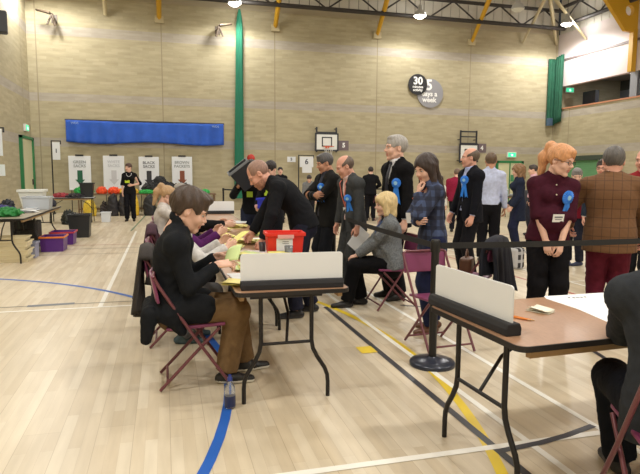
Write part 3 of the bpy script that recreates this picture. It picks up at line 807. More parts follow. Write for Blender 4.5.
for (a, b) in (((XL, 15.5, 8.6), (14.6, 20.6, 8.5)), ((6.0, 22.0, 9.1), (13.6, 15.0, 9.2)),): m.tube([a, b], .03, 5)
st(m.build('beam_brace', M_steel))
# raking yellow brackets, one per bay
bk = None
for i, x in enumerate((-.04, 4.43, 8.78, 13.21)):
    if bk is None:
        bk = empty('roof_bracket', (x, 0, 0)); m = MB()
        m.tube([(0, 23.22, 7.32), (0, 21.9, 8.75), (0, 21.0, 9.68)], [.085, .12, .14], 4); m.build('strut', M_yel, bk)
        m = MB(); m.bb(-.16, .16, 23.18, 23.299, 7.16, 7.42); m.build('base_plate', M_cream, bk); o = bk
    else:
        o = copy_tree(bk); o.location.x = x
    st(o)
o = empty('roof_bracket', (0, 0, 0)); m = MB(); m.tube([(-1.95, 23.24, 7.32), (-1.95, 22.2, 8.5), (-1.95, 21.1, 9.68)], .08, 4); m.build('strut', M_cream, o); st(o)
m = MB(); m.tube([(-4.5, 23.2, 7.7), (-4.3, 22.3, 8.3), (-3.6, 21.3, 9.0)], .09, 8); st(m.build('roof_bracket', M_cream))
m = MB()
for e in ((15.78, 23.24, 7.44), (17.53, 23.2, 7.46), (17.66, 21.42, 7.32)): m.tube([e, (15.83, 21.6, 9.2), (15.83, 21.6, 9.68)], [.06, .10, .10], 4)
st(m.build('roof_bracket', M_cream))
# portal knee with round holes and its post
m = MB(); o = empty('portal_frame', (0, 0, 0))
m.bb(17.45, 17.66, 18.6, 18.8, 5.5, 7.1); m.build('post', M_yel, o)
import bmesh as _bm
def holed(outline, holes, y0, y1):
    """plate in the XZ plane, built as a strip with octagonal holes"""
    bm = _bm.new(); vs = [bm.verts.new((x, y0, z)) for x, z in outline]; ed = [bm.edges.new((vs[i], vs[(i + 1) % len(vs)])) for i in range(len(vs))]
    for cx, cz, r in holes:
        hv = [bm.verts.new((cx + r * math.cos(2 * math.pi * k / 12), y0, cz + r * math.sin(2 * math.pi * k / 12))) for k in range(12)]
        ed += [bm.edges.new((hv[k], hv[(k + 1) % 12])) for k in range(12)]
    _bm.ops.triangle_fill(bm, edges=ed, use_beauty=True)
    r_ = _bm.ops.extrude_face_region(bm, geom=bm.faces[:]); _bm.ops.translate(bm, verts=[v for v in r_['geom'] if isinstance(v, _bm.types.BMVert)], vec=(0, y1 - y0, 0))
    _bm.ops.recalc_face_normals(bm, faces=bm.faces[:]); bm.verts.index_update()
    q = ([v.co.copy() for v in bm.verts], [[v.index for v in f.verts] for f in bm.faces]); bm.free(); return q
m = MB(); m.add(*holed([(17.66, 6.95), (17.66, 8.3), (16.6, 9.65), (14.3, 9.65), (16.2, 8.0), (17.1, 7.0)], [(17.25, 7.75, .2), (16.75, 8.3, .2), (16.2, 8.85, .2)], 18.62, 18.78)); m.build('knee_plate', M_yel, o); st(o)

# ------------------------------------------------------------------ doors, shutter, signs on the walls
M_green = mat('green_frame', (38, 122, 74), .5); M_door = mat('cream_door', (206, 204, 168), .5)
d = MB(); d.bb(XL, XL + .10, 21.35, 21.47, 0, 2.75); d.bb(XL, XL + .10, 23.06, 23.20, 0, 2.75); d.bb(XL, XL + .10, 21.35, 23.20, 2.66, 2.75)
do = st(d.build('door_1', M_green)); m = MB(); m.bb(XL, XL + .05, 21.47, 23.06, 0, 2.66); m.build('door_leaf', M_door, do); m = MB(); m.bb(XL + .05, XL + .09, 22.85, 22.95, 1.05, 1.25); m.build('door_handle', M_steel, do)
d = MB(); d.bb(14.68, 14.78, YB - .08, YB, 0, 2.14); d.bb(16.0, 16.10, YB - .08, YB, 0, 2.14); d.bb(14.68, 16.10, YB - .08, YB, 2.05, 2.14); d.bb(15.37, 15.41, YB - .08, YB, 0, 2.05)
do = st(d.build('door_2', M_green)); m = MB(); m.bb(14.78, 15.37, YB - .05, YB, 0, 2.05); m.build('door_leaf', M_door, do); m = MB(); m.bb(15.41, 16.0, YB - .05, YB, 0, 2.05); m.build('door_leaf', M_door, do)
m = MB(); m.bb(15.45, 15.62, YB - .07, YB - .05, 1.2, 1.5); o = m.build('door_notice', mat('notice_green', (70, 140, 100), .5), do)
d = MB(); n = 24
for i in range(n): z = 2.15 * i / n; d.box((XR - .06, 20.9, z + 2.15 / n / 2), (.05, 3.4, 2.15 / n * .8)); 
d.bb(XR - .05, XR - .001, 19.2, 22.6, 0, 2.15)
do = st(d.build('door_3', mat('shutter_green', (112, 168, 122), .5))); m = MB(); m.bb(XR - .28, XR - .001, 19.1, 22.7, 2.15, 2.35); m.build('shutter_box', mat('shutter_box', (58, 70, 60), .6), do)
d = MB()
for i in range(22): d.box((XL + .05, 14.4, .1 * i + .05), (.05, 4.2, .08))
d.bb(XL, XL + .03, 12.2, 16.6, 0, 2.25)
st(d.build('door_4', mat('shutter_pale_green', (150, 186, 150), .5)))
M_white = mat('white_plastic', (228, 230, 228), .45); M_black = mat('black_plastic', (28, 28, 30), .5)
def exit_sign(label, loc, axis):
    o = empty('exit_sign', loc, 0, label, 'exit sign')
    m = MB()
    if axis == 'x': m.box((0, -.05, 0), (.46, .08, .24))
    else: m.box((.05 * axis_s, 0, 0), (.08, .46, .24))
    m.build('housing', M_white, o); m = MB()
    if axis == 'x': m.box((0, -.095, 0), (.40, .012, .18))
    else: m.box((.095 * axis_s, 0, 0), (.012, .40, .18))
    m.build('panel', mat('exit_green_lit', (60, 205, 150), .4, emit=1.1), o)
    # running figure
    m = MB()
    P_ = lambda a, b, c, dd: m.tube([(a, -.103, b), (c, -.103, dd)], .011, 6) if axis == 'x' else m.tube([(.103 * axis_s, a, b), (.103 * axis_s, c, dd)], .011, 6)
    P_(0, .02, 0, -.02); P_(0, -.02, .05, -.06); P_(0, -.02, -.05, -.05); P_(-.06, .02, .05, .0); P_(0, .05, 0, .055)
    m.build('pictogram', mat('pictogram_white', (240, 255, 248), .4, emit=1.5), o)
    return o
axis_s = 1
exit_sign('lit green exit sign on the left wall above the green-framed door', (XL, 22.3, 3.05), 'y')
exit_sign('lit green exit sign above the double doors on the back wall', (15.45, YB, 2.42), 'x')
axis_s = -1
exit_sign('lit green exit sign up inside the gallery', (18.39, YB, 5.46), 'x')
# blue curtain swag
def blue_fn(u, v):
    x = -3.47 + 5.79 * u; z = 3.44 - v * (.80 + .05 * math.sin(9 * u)) - .03 * math.sin(math.pi * u)
    y = YB - .16 + .055 * math.sin(u * 62 + 1.2 * math.sin(7 * u)) * (.25 + .75 * v) + .02 * math.sin(u * 23); return (x, y, z)
m = MB(); m.sheet(blue_fn, 200, 10)
cz = m.build('folded_curtain', mat('royal_blue_cloth', (38, 88, 190), .7, noise=.12, nscale=3), solid=.02)
tag(cz, 'long royal blue rolled curtain hung high on the back wall', 'curtain')
m = MB(); m.bb(-3.5, 2.35, YB - .12, YB - .0, 3.42, 3.47); m.build('rail', M_steel, cz)
for x, s in ((-3.15, 'WDS'), (2.0, 'WDS')): text_part(s, .12, mat('pale_print', (150, 175, 220), .6), cz, (x, YB - .245, 3.32))
# green nets gathered at the wall
def gather(name, label, x, y, z0, z1, wt, wb, seed, col):
    m = MB(); n = 28; k = 24; vs = []
    for i in range(k + 1):
        t = i / k; z = z1 + (z0 - z1) * t; w_ = wt + (wb - wt) * t
        if t < .06: w_ *= .3 + .7 * t / .06
        for j in range(n):
            a = 2 * math.pi * j / n; r = w_ * (1 + .16 * math.sin(6 * a + seed + 2 * t)); vs.append((x + r * math.cos(a) + (-.08 * t if name == 'divider_curtain' else 0), y + r * .6 * math.sin(a), z))
    m.add(vs, [(i * n + j, i * n + (j + 1) % n, (i + 1) * n + (j + 1) % n, (i + 1) * n + j) for i in range(k) for j in range(n)], 0, True)
    m.add(vs[:n], [tuple(range(n))[::-1]]); m.add(vs[-n:], [tuple(range(n))])
    return tag(m.build(name, mat(name + '_green', col, .75, noise=.12, nscale=6, stretch=(6, 6, .5))), label, 'curtain')
gather('divider_curtain', 'narrow green divider curtain gathered in a tall column on the back wall', 2.98, YB - .26, .5, 7.85, .115, .175, 0, (24, 110, 84))
def g2(u, v):
    y = YB - .12 - .5 * u; z = 6.85 - v * 3.0 + .1 * u
    return (XR - .16 + .05 * math.sin(u * 22) - .0 * v, y, z)
m = MB(); m.sheet(g2, 40, 12); m.sheet(lambda u, v: (XR - .52 + .4 * u, YB - .12 + .04 * math.sin(u * 18), 6.8 - 3.0 * v), 30, 12)
g2o = m.build('net_curtain', mat('corner_green', (26, 84, 62), .8, noise=.15, nscale=5), solid=.03)
tag(g2o, 'green curtain bundled high in the far right corner of the hall', 'curtain')
m = MB(); m.box((17.3, YB - .16, 3.95), (.22, .2, .34), rz=.2); m.build('tie_bag', mat('tie_bag_blue', (74, 96, 120), .7), g2o)
# round wall signs
def disc(name, label, x, z, r, col, y):
    m = MB(); n = 48; vs = [(x + r * math.cos(2 * math.pi * k / n), y, z + r * math.sin(2 * math.pi * k / n)) for k in range(n)]
    vs += [(a, y + .03, c) for a, _, c in vs]
    m.add(vs, [tuple(range(n))[::-1], tuple(range(n, 2 * n))] + [(i, (i + 1) % n, n + (i + 1) % n, n + i) for i in range(n)][::1])
    return tag(m.build(name, mat(name + '_%d' % col[0], col, .5)), label, 'sign')
s = disc('round_sign', 'large grey round wall sign reading 5 days a week', 11.28, 5.02, .62, (146, 146, 152), YB - .06)
MW = mat('sign_white', (244, 244, 244), .5)
text_part('5', .62, MW, s, (11.22, YB - .065, 5.35), bold=.02); text_part('days a\nweek', .30, MW, s, (11.24, YB - .065, 4.86), bold=.008, spacing=.85)
s = disc('round_sign', 'small black round wall sign reading 30 minutes activity', 10.66, 5.36, .44, (40, 40, 44), YB - .12)
text_part('30', .44, MW, s, (10.66, YB - .125, 5.50), bold=.014); text_part('minutes\nactivity', .155, MW, s, (10.66, YB - .125, 5.19), bold=.004, spacing=.85)
# basketball backboards
def backboard(label, x0, x1, z0, z1, off, tall=0):
    o = empty('basketball_backboard', ((x0 + x1) / 2, YB - off, z0), 0, label, 'basketball board'); w_ = x1 - x0; h = z1 - z0
    m = MB(); m.bb(-w_ / 2, w_ / 2, -.02, .02, 0, h); m.build('board', mat('board_white', (232, 234, 232), .4), o)
    m = MB(); f = .06; y0, y1 = -.032, -.0
    M2 = mat('board_trim', (44, 46, 54), .5)
    m.bb(-w_ / 2 - f, -w_ / 2, -.03, .03, -f, h + f); m.bb(w_ / 2, w_ / 2 + f, -.03, .03, -f, h + f); m.bb(-w_ / 2, w_ / 2, -.03, .03, -f, 0); m.bb(-w_ / 2, w_ / 2, -.03, .03, h, h + f * 1.8); m.build('frame', M2, o)
    m = MB(); a, b_, c, e = -.22, .22, .12, .52; t = .045; m.bb(a, b_, -.027, -.021, c, c + t); m.bb(a, b_, -.027, -.021, e - t, e); m.bb(a, a + t, -.027, -.021, c, e); m.bb(b_ - t, b_, -.027, -.021, c, e); m.build('target_square', M2, o)
    m = MB(); R_ = .225; m.tube([(R_ * math.cos(t_), -.28 + R_ * math.sin(t_), .12) for t_ in [2 * math.pi * k / 20 for k in range(21)]], .012, 6); m.box((0, -.045, .10), (.14, .05, .09)); m.build('hoop', mat('hoop_orange', (214, 92, 52), .5), o)
    m = MB()
    for k in range(12):
        t_ = 2 * math.pi * k / 12; t2 = t_ + .5
        for s_ in (1, -1): m.tube([(R_ * math.cos(t_), -.28 + R_ * math.sin(t_), .12), (R_ * .7 * math.cos(t_ + s_ * .26), -.28 + R_ * .7 * math.sin(t_ + s_ * .26), -.08), (R_ * .5 * math.cos(t_), -.28 + R_ * .5 * math.sin(t_), -.28)], .004, 4)
    m.build('net', M_white, o)
    m = MB()
    for sx in (-1, 1):
        m.bb(sx * w_ * .48 - .03, sx * w_ * .48 + .03, .03, .08, -.1, h + .3 + tall); m.tube([(sx * w_ * .48, .05, .0), (sx * w_ * .48, off, .0)], .022, 6); m.tube([(sx * w_ * .48, .05, h + .25), (sx * w_ * .48, off, h + .25)], .022, 6)
    if tall: m.bb(-w_ * .5, w_ * .5, .03, .07, h + tall + .22, h + tall + .28); m.bb(-w_ * .5, w_ * .5, .03, .07, h + tall + .0, h + tall + .05)
    m.build('bracket', M2, o); return o
backboard('basketball backboard with hoop on back wall beside the number 5 plate', 6.10, 6.98, 2.50, 3.12, .30)
backboard('basketball backboard under a raised bracket beside the number 4 plate', 12.70, 13.52, 2.12, 2.80, .30, .35)
for lab, ch, x in (('square purple-grey number plate beside the left basketball backboard', '5', 7.36), ('square purple-grey number plate beside the right basketball backboard', '4', 13.92)):
    m = MB(); m.bb(x - .22, x + .22, YB - .03, YB - .001, 2.50, 2.90); s = tag(m.build('number_sign', mat('plate_mauve', (112, 98, 104), .5)), lab, 'sign'); text_part(ch, .26, MW, s, (x, YB - .035, 2.70), bold=.012)
# posters on easel boards
MP = mat('poster_paper', (226, 230, 236), .5); MT = mat('poster_print', (120, 124, 134), .6)
def poster(label, x0, x1, z0, z1, words_, tcol, arrow):
    o = empty('floor_board_poster', ((x0 + x1) / 2, YB - .45, 0), 0, label, 'poster', 'sack posters along the back wall'); w_ = x1 - x0
    m = MB(); m.box((0, 0, (z0 + z1) / 2), (w_, .03, z1 - z0), bev=.01); m.build('sheet', MP, o)
    m = MB()
    for s_ in (-1, 1): m.tube([(s_ * w_ * .38, .03, z1), (s_ * w_ * .42, .06, 0)], .015, 6)
    m.bb(-.14, .14, -.03, .03, z1 - .01, z1 + .05); m.build('stand', M_black, o)
    text_part(words_, .145, mat('poster_text_%d' % tcol[0], tcol, .6), o, (0, -.019, z1 - .30), bold=.004, spacing=1.0)
    m = MB(); zc = (z0 + z1) / 2 - .02; c = zc - .1
    ol = [(-.09, .22), (-.09, -.12), (-.17, -.12), (0, -.32), (.17, -.12), (.09, -.12), (.09, .22)]
    vs = [(a, -.022, c + b) for a, b in ol] + [(a, -.016, c + b) for a, b in ol]; n = 7
    m.add(vs, [tuple(range(n)), tuple(range(n, 2 * n))[::-1]] + [(i, n + i, n + (i + 1) % n, (i + 1) % n) for i in range(n)]); m.build('arrow', mat('arrow_%d' % arrow[0], arrow, .6), o)
    return o
poster('tall white poster reading GREEN SACKS with a dark green arrow', -3.39, -2.62, .85, 2.11, 'GREEN\nSACKS', (150, 156, 160), (24, 92, 66))
poster('tall white poster reading WHITE SACKS with a pale grey arrow', -2.19, -1.44, .85, 2.13, 'WHITE\nSACKS', (196, 200, 208), (196, 198, 204))
poster('tall white poster reading BLACK SACKS behind the black sack heap', -.92, -.18, .85, 2.11, 'BLACK\nSACKS', (120, 124, 132), (50, 50, 54))
poster('tall white poster reading BROWN PACKETS with a brown arrow', .30, 1.06, .85, 2.13, 'BROWN\nPACKETS', (150, 156, 166), (132, 72, 48))
# tall thin frames with notices
def frame_stand(name, label, x, y, w_, h, sheets, full=True):
    o = empty(name, (x, y, 0), 0, label, 'sign stand')
    m = MB(); r = .028
    m.tube([(0, 0, .03), (0, 0, h), (w_, 0, h)] + ([(w_, 0, .03)] if full else [(w_, 0, h - .12)]), r, 6)
    m.tube([(0, -.25, .02), (0, .25, .02)], r, 6)
    if full: m.tube([(w_, -.25, .02), (w_, .25, .02)], r, 6)
    m.build('frame', M_black, o)
    for (cx, cz, sw_, sh_, tx, ts) in sheets:
        m = MB(); m.box((cx, -.04, cz), (sw_, .012, sh_)); s_ = m.build('notice', MP, o)
        if tx: text_part(tx, ts, mat('notice_ink', (60, 66, 84), .6), s_, (cx, -.049, cz), bold=.006)
    return o
frame_stand('notice_stand', 'thin black frame with a white notice standing by the back left corner', -3.86, 22.4, .30, 2.62, [(.16, 2.26, .25, .62, '1', .2)], False)
frame_stand('notice_stand', 'thin black frame holding white sheets numbered 6 in the middle distance', 5.25, 22.6, .62, 2.24, [(.32, 1.98, .56, .42, '6', .30), (.34, 1.66, .40, .24, '', 0)], False)
frame_stand('notice_stand', 'tall black frame with notices at the left edge beside the pale shutter', -4.36, 16.9, .30, 2.66, [(.16, 2.28, .22, .7, '', 0), (.2, 1.55, .2, .3, '', 0)], False)
m = MB(); m.bb(4.93, 5.28, YB - .02, YB - .001, 1.98, 2.20); s = tag(m.build('wall_notice', MP), 'small white notice numbered 5 on the back wall', 'sign'); text_part('5', .16, mat('notice_ink', (60, 66, 84), .6), s, (5.1, YB - .025, 2.09), bold=.005)
m = MB(); m.lathe([(.02, 0), (.14, .0), (.16, .03), (.15, .07), (.05, .10)], 20); fb = tag(m.build('fire_alarm_bell', mat('bell_red', (190, 52, 40), .4)), 'round red fire alarm bell low on the back wall', 'alarm bell'); fb.rotation_euler.x = math.pi / 2; fb.location = (3.42, YB - .0, 2.12)
# loudspeaker and folded net brackets
o = empty('wall_loudspeaker', (XL, 19.1, 5.85), 0, 'black loudspeaker mounted high on the left wall', 'loudspeaker'); m = MB(); m.box((.20, 0, 0), (.3, .36, .62), bev=.03, rz=.2); m.build('cabinet', mat('speaker_grey', (64, 66, 72), .6), o); m = MB(); m.tube([(0, 0, 0), (.2, 0, 0)], .03, 8); m.tube([(.1, 0, .3), (.1, 0, .55)], .02, 6); m.build('bracket', M_steel, o)
def wall_arm(label, x, z, s_):
    o = empty('wall_arm_bracket', (x, YB, z), 0, label, 'bracket'); M3 = mat('dull_bronze', (92, 78, 64), .5)
    m = MB(); m.tube([(0, 0, 0), (0, -.5, .05), (s_ * .45, -.75, .1), (0, -.9, .0)], .04, 6); m.tube([(0, -.5, .05), (-s_ * .1, -.5, -.35)], .05, 6); m.tube([(0, -.5, .05), (s_ * .16, -.55, -.33)], .04, 6); m.build('arm', M3, o); m = MB(); m.bb(-.1, .1, -.03, 0, -.15, .15); m.build('base_plate', M3, o); return o
wall_arm('folded metal wall arm high on the back wall near the left corner', -3.72, 7.05, -1); wall_arm('folded metal wall arm high on the back wall beside the green curtain', 2.15, 7.05, 1)

# ------------------------------------------------------------------ lamps
lamp_src = None; LAMPS = []
def lamp(x, y, z, on=True, label=None, P_=900, shown=True):
    o = empty('ceiling_lamp', (x, y, z), 0, label, 'ceiling lamp', 'high bay lamps')
    m = MB(); m.lathe([(.24, 0), (.25, .04), (.20, .16), (.10, .24), (.07, .42), (.02, .44)], 20); m.build('housing', mat('lamp_housing', (170, 170, 168), .4), o)
    m = MB(); m.tube([(0, 0, .44), (0, 0, 9.7 - z)], .012, 6); m.build('suspension', M_steel, o)
    m = MB(); m.lathe([(.001, -.10), (.13, -.08), (.20, -.03), (.235, .0)], 20)
    m.build('diffuser', mat('lamp_glow', (255, 250, 238), .3, emit=26.0) if on else mat('lamp_off', (222, 222, 216), .4), o)
    if on:
        l = bpy.data.lights.new('lamp_light', 'SPOT'); l.energy = P_; l.shadow_soft_size = .25; l.spot_size = math.radians(172); l.spot_blend = .3; l.color = (1.0, .972, .915)
        lo = bpy.data.objects.new('lamp_light', l); COL.objects.link(lo); lo.location = (x, y, z - .40)
    if on and shown:
        l = bpy.data.lights.new('lamp_spill', 'POINT'); l.energy = 45; l.shadow_soft_size = .2; l.color = (1.0, .972, .915)
        lo = bpy.data.objects.new('lamp_spill', l); COL.objects.link(lo); lo.location = (x + .45, y, z + .1)
    return o
lamp(2.67, 22.0, 7.75, label='lit high bay lamp beside the top of the green divider curtain', P_=300)
lamp(9.95, 21.6, 7.75, label='lit high bay lamp above the round wall signs', P_=300)
lamp(16.45, 21.15, 7.8, label='lit high bay lamp in front of the far right corner', P_=620)
lamp(13.1, 19.7, 7.75, on=False, label='unlit white high bay lamp between two yellow brackets')
lamp(-4.05, 21.2, 8.2, label='lit high bay lamp near the back left corner', P_=620)
k = 0
for y in (15.0, 8.6, 2.2, -4.2):
    for x in (-2.6, 4.4, 11.4):
        lamp(x, y, 8.3, P_=230 if y > 10 else (480 if y > 6 else 600), label='lit high bay lamp hanging over the hall out of the picture')

for y, lab in ((20.5, 'flat fill light added near the far corner of the upper gallery'), (15.5, 'flat fill light added farther along the upper gallery')):  # fill lights added to brighten the gallery interior; their fixtures are presumed
    o = empty('ceiling_fill_light', (XR + 2.0, y, 5.93), 0, lab, 'ceiling lamp'); m = MB(); m.box((0, 0, .035), (.3, 1.2, .07)); m.build('housing', M_white, o); m = MB(); m.box((0, 0, -.005), (.26, 1.16, .01)); m.build('diffuser', mat('gallery_fill_glow', (250, 246, 236), .4, emit=2.0), o)
    l = bpy.data.lights.new('gallery_fill', 'AREA'); l.energy = 42; l.size = .3; l.shape = 'RECTANGLE'; l.size_y = 1.2; lo = bpy.data.objects.new('gallery_fill', l); COL.objects.link(lo); lo.location = (XR + 2.0, y, 5.90)
# ------------------------------------------------------------------ tables
M_lam = mat('brown_laminate', (168, 130, 102), .35, noise=.10, nscale=9, stretch=(3, 14, 3), spec=.6)
M_edge = mat('table_edge_black', (30, 27, 27), .5); M_leg = mat('table_leg_black', (34, 31, 32), .4, metal=.3); M_wood = mat('raw_plywood', (170, 140, 100), .7, noise=.1, nscale=12)
def rrect(w, l, r, n=5):
    out = []
    for cx, cy, a0 in ((w / 2 - r, l / 2 - r, 0), (-w / 2 + r, l / 2 - r, 90), (-w / 2 + r, -l / 2 + r, 180), (w / 2 - r, -l / 2 + r, 270)):
        for i in range(n + 1): a = math.radians(a0 + 90 * i / n); out.append((cx + r * math.cos(a), cy + r * math.sin(a)))
    return out
def make_table(label, loc, rz=0, w=.76, l=1.83, h=.75, group=None, top=None, name='folding_table', lt=.17, lf=.285, lx=0.0):
    """long side along local Y"""
    o = empty(name, loc, rz, label, 'table', group)
    m = MB(); m.prism(rrect(w - .012, l - .012, .05), h - .024, h); m.build('table_top', top or M_lam, o)
    m = MB(); a = rrect(w, l, .055); b = rrect(w - .012, l - .012, .05); n = len(a)
    vs = [(x, y, h - .028) for x, y in a] + [(x, y, h - .001) for x, y in a] + [(x, y, h - .001) for x, y in b] + [(x, y, h - .028) for x, y in b]
    m.add(vs, [(i, (i + 1) % n, n + (i + 1) % n, n + i) for i in range(n)] + [(n + i, n + (i + 1) % n, 2 * n + (i + 1) % n, 2 * n + i) for i in range(n)] + [(i, 3 * n + i, 3 * n + (i + 1) % n, (i + 1) % n) for i in range(n)])
    m.build('edge_band', M_edge, o)
    for q in (-1, 1): m = MB(); m.bb(q * (w / 2 - .05) - .015, q * (w / 2 - .05) + .015, -l / 2 + .08, l / 2 - .08, h - .068, h - .028); m.build('apron', M_wood, o)
    for e in (-1, 1):
        y = e * (l / 2 - .07)
        for s in (-1, 1):
            m = MB(); g = lf - lt; m.tube([(lx + s * (lt + g * q), y, zz) for q, zz in ((0, h - .03), (0, .40), (.09, .34), (.35, .28), (.80, .20), (.96, .15), (1, .10), (1, 0))], .0145, 8); m.build('leg', M_leg, o)
        m = MB(); m.tube([(lx - lt, y, .39), (lx + lt, y, .39)], .011, 8); m.tube([(lx - .24, y, h - .045), (lx + .24, y, h - .045)], .012, 8)
        m.tube([(lx, y, .39), (0, y - e * .14, .56), (0, y - e * .40, h - .035)], .010, 6); m.tube([(-.15, y - e * .36, h - .035), (.15, y - e * .36, h - .035)], .010, 6); m.build('leg_brace', M_leg, o)
    return o
T1 = make_table('brown counting table nearest the camera on the left, with a white divider on its end', (.795, 4.44, 0), group='counting tables on the left', lx=-.04)
for i, (y, lab) in enumerate(((6.28, 'second brown counting table from the camera, behind the red crate'), (8.12, 'third brown counting table from the camera in the left row'), (9.96, 'farthest brown counting table of the left row, with a white divider'))):
    o = copy_tree(T1); o.location.y = y; o['label'] = lab
RT = make_table('brown table at right with a white divider, sheet of paper and pencils', (2.38, 2.565, 0), rz=math.pi / 2 + math.radians(2.5), w=.84, lt=.21, lf=.33, lx=-.02)
# dividers: white sheet held in a black foam base
def divider(label, loc, rz, L=.66, h=.20, lp=None):
    o = empty('table_divider', loc, rz, label, 'divider'); lp = lp or L
    m = MB(); pr = [(-.042, 0), (.042, 0), (.044, .035), (.034, .060), (-.034, .060), (-.044, .035)]
    n = 6; vs = [(-L / 2, a, b) for a, b in pr] + [(L / 2, a, b) for a, b in pr]
    m.add(vs, [tuple(range(n))[::-1], tuple(range(n, 2 * n))] + [(i, (i + 1) % n, n + (i + 1) % n, n + i) for i in range(n)]); m.build('foam_base', mat('black_foam', (38, 38, 42), .8, bump=.2), o, bevel=.006)
    m = MB(); ol = rrect(lp, h, .02, 4); vs = [(a, -.004, .235 - h / 2 + b) for a, b in ol] + [(a, .004, .235 - h / 2 + b) for a, b in ol]; n = len(ol)
    m.add(vs, [tuple(range(n)), tuple(range(n, 2 * n))[::-1]] + [(i, n + i, n + (i + 1) % n, (i + 1) % n) for i in range(n)]); m.build('divider_sheet', mat('divider_white', (232, 235, 239), .35), o); return o
divider('white divider in black foam base on the end of the nearest left table', (.80, 3.62, .75), -.045, .68)
divider('white divider in black foam base along the left end of the right-hand table', (1.535, 2.625, .75), math.pi / 2 + math.radians(4), .72, lp=.69)
divider('small-looking white divider on the far end of the left row of tables', (.92, 10.72, .75), -.05, .66)
# papers
M_paper = mat('white_paper', (238, 240, 242), .6); M_yg = [mat('ballot_yellow', (226, 220, 128), .6), mat('ballot_green', (198, 216, 148), .6), mat('ballot_cream', (238, 226, 150), .6)]
def pile(label, x, y, z, n, mi, rz, w=.15, l=.21, spread=.03, cat='ballot papers', group=None, name='ballot_paper_pile'):
    m = MB()
    for i in range(n):
        a = rz + random.uniform(-.25, .25); dx, dy = random.uniform(-spread, spread), random.uniform(-spread, spread)
        zz = .004 * i; c, s = math.cos(a), math.sin(a); nu = 5
        def fn(u, v):
            px = (u - .5) * w; py = (v - .5) * l; return (dx + px * c - py * s, dy + px * s + py * c, zz + .002 + .006 * (abs(u - .5) * 2) ** 2 * (i % 3))
        m.sheet(fn, nu, 4, i % len(mi))
    o = m.build(name, mi, None, (x, y, z), solid=.0012)
    return tag(o, label, cat, group)
PG = 'ballot paper piles on the near tables'
specs = [(.62, 4.48, 3, [0, 1], .2, 'cream and green ballot papers in front of the young man'), (.50, 3.80, 3, [0, 2], 1.2, 'small pile of yellow ballots poking out beside the near divider'),
 (.86, 4.62, 7, [0, 1, 2], 1.4, 'fanned yellow ballots lying in front of the red crate'), (.95, 4.95, 8, [0, 2], 1.5, 'thick yellow ballot pile left of the red crate'), (.72, 5.1, 7, [1, 0], .3, 'green and yellow ballots by the second counter'),
 (.62, 5.7, 6, [0, 2], .9, 'yellow ballots near the purple sleeves'), (.85, 6.1, 6, [2, 0], 1.2, 'cream ballots at mid table'), (.66, 6.7, 6, [0], .1, 'yellow ballots by the third counter'), (1.0, 6.9, 6, [0, 1], .6, 'green and yellow ballots under the bald man'),
 (.70, 7.5, 7, [0, 2], .4, 'yellow ballots beyond the third counter'), (.95, 7.9, 6, [2], 1.2, 'cream ballots on the third table'), (.72, 8.6, 5, [0, 1], .7, 'yellow ballots near the far black sleeves')]
for x, y, n, mi, rz, lab in specs: pile(lab, x, y, .751, n + 3, [M_yg[k] for k in mi], rz, spread=.05, group=PG)
for x, y, rz, lab, w_, l_ in ((.60, 4.02, .1, 'white paper sheet behind the near divider', .28, .50), (.80, 5.35, 1.5, 'long white tally sheet between yellow ballot piles', .30, .50), (.84, 6.45, 1.5, 'white tally sheet under the middle ballots', .30, .46), (.93, 8.9, 1.4, 'white tally sheet on the far part of the table row', .42, .60)):
    m = MB(); m.box((0, 0, 0), (w_, l_, .002)); o = m.build('tally_sheet', M_paper, None, (x, y, .7515 if y != 5.35 else .752), rz); tag(o, lab, 'paper')
m = MB(); m.box((0, 0, 0), (.10, .06, .012)); tag(m.build('note_pad', M_paper, None, (1.06, 4.86, .757), .2), 'tiny white card lying by the red crate', 'paper')
# red crate with label
def crate(name, label, cat, loc, size, col, rim=None, rz=0, taper=.88, wall=.012, rimh=.03, group=None):
    w_, l_, h = size; o = empty(name, loc, rz, label, cat, group); m = MB()
    def ring(sx, sy, z): return [(-sx / 2, -sy / 2, z), (sx / 2, -sy / 2, z), (sx / 2, sy / 2, z), (-sx / 2, sy / 2, z)]
    b, t = ring(w_ * taper, l_ * taper, 0), ring(w_, l_, h); ti, bi = ring(w_ - 2 * wall, l_ - 2 * wall, h), ring(w_ * taper - 2 * wall, l_ * taper - 2 * wall, wall)
    vs = b + t + ti + bi; fs = [(3, 2, 1, 0)] + [(i, (i + 1) % 4, 4 + (i + 1) % 4, 4 + i) for i in range(4)] + [(4 + i, 4 + (i + 1) % 4, 8 + (i + 1) % 4, 8 + i) for i in range(4)] + [(8 + i, 8 + (i + 1) % 4, 12 + (i + 1) % 4, 12 + i) for i in range(4)] + [(12, 13, 14, 15)]
    m.add(vs, fs); mt = col if isinstance(col, bpy.types.Material) else mat(name + '_%d_%d_%d' % col, col, .4)
    m.build('body', mt, o, bevel=.003)
    m = MB(); e = .014
    for (x0, x1, y0, y1) in ((-w_ / 2 - e, w_ / 2 + e, -l_ / 2 - e, -l_ / 2), (-w_ / 2 - e, w_ / 2 + e, l_ / 2, l_ / 2 + e), (-w_ / 2 - e, -w_ / 2, -l_ / 2, l_ / 2), (w_ / 2, w_ / 2 + e, -l_ / 2, l_ / 2)): m.bb(x0, x1, y0, y1, h - rimh, h + .002)
    m.build('rim', mt if rim is None else mat(name + '_rim_%d_%d_%d' % rim, rim, .4), o, bevel=.003)
    return o
rcx = crate('storage_crate', 'open red plastic crate with white label on the left tables', 'crate', (1.08, 5.25, .751), (.345, .24, .205), (224, 48, 36), rz=-.08, taper=.9)
m = MB(); m.box((-.01, -.1145, .088), (.15, .004, .13)); lb = m.build('paper_label', M_paper, rcx); lb.rotation_euler.x = 0; lb.location.y = 0
lb.location = (0, -.004, 0)
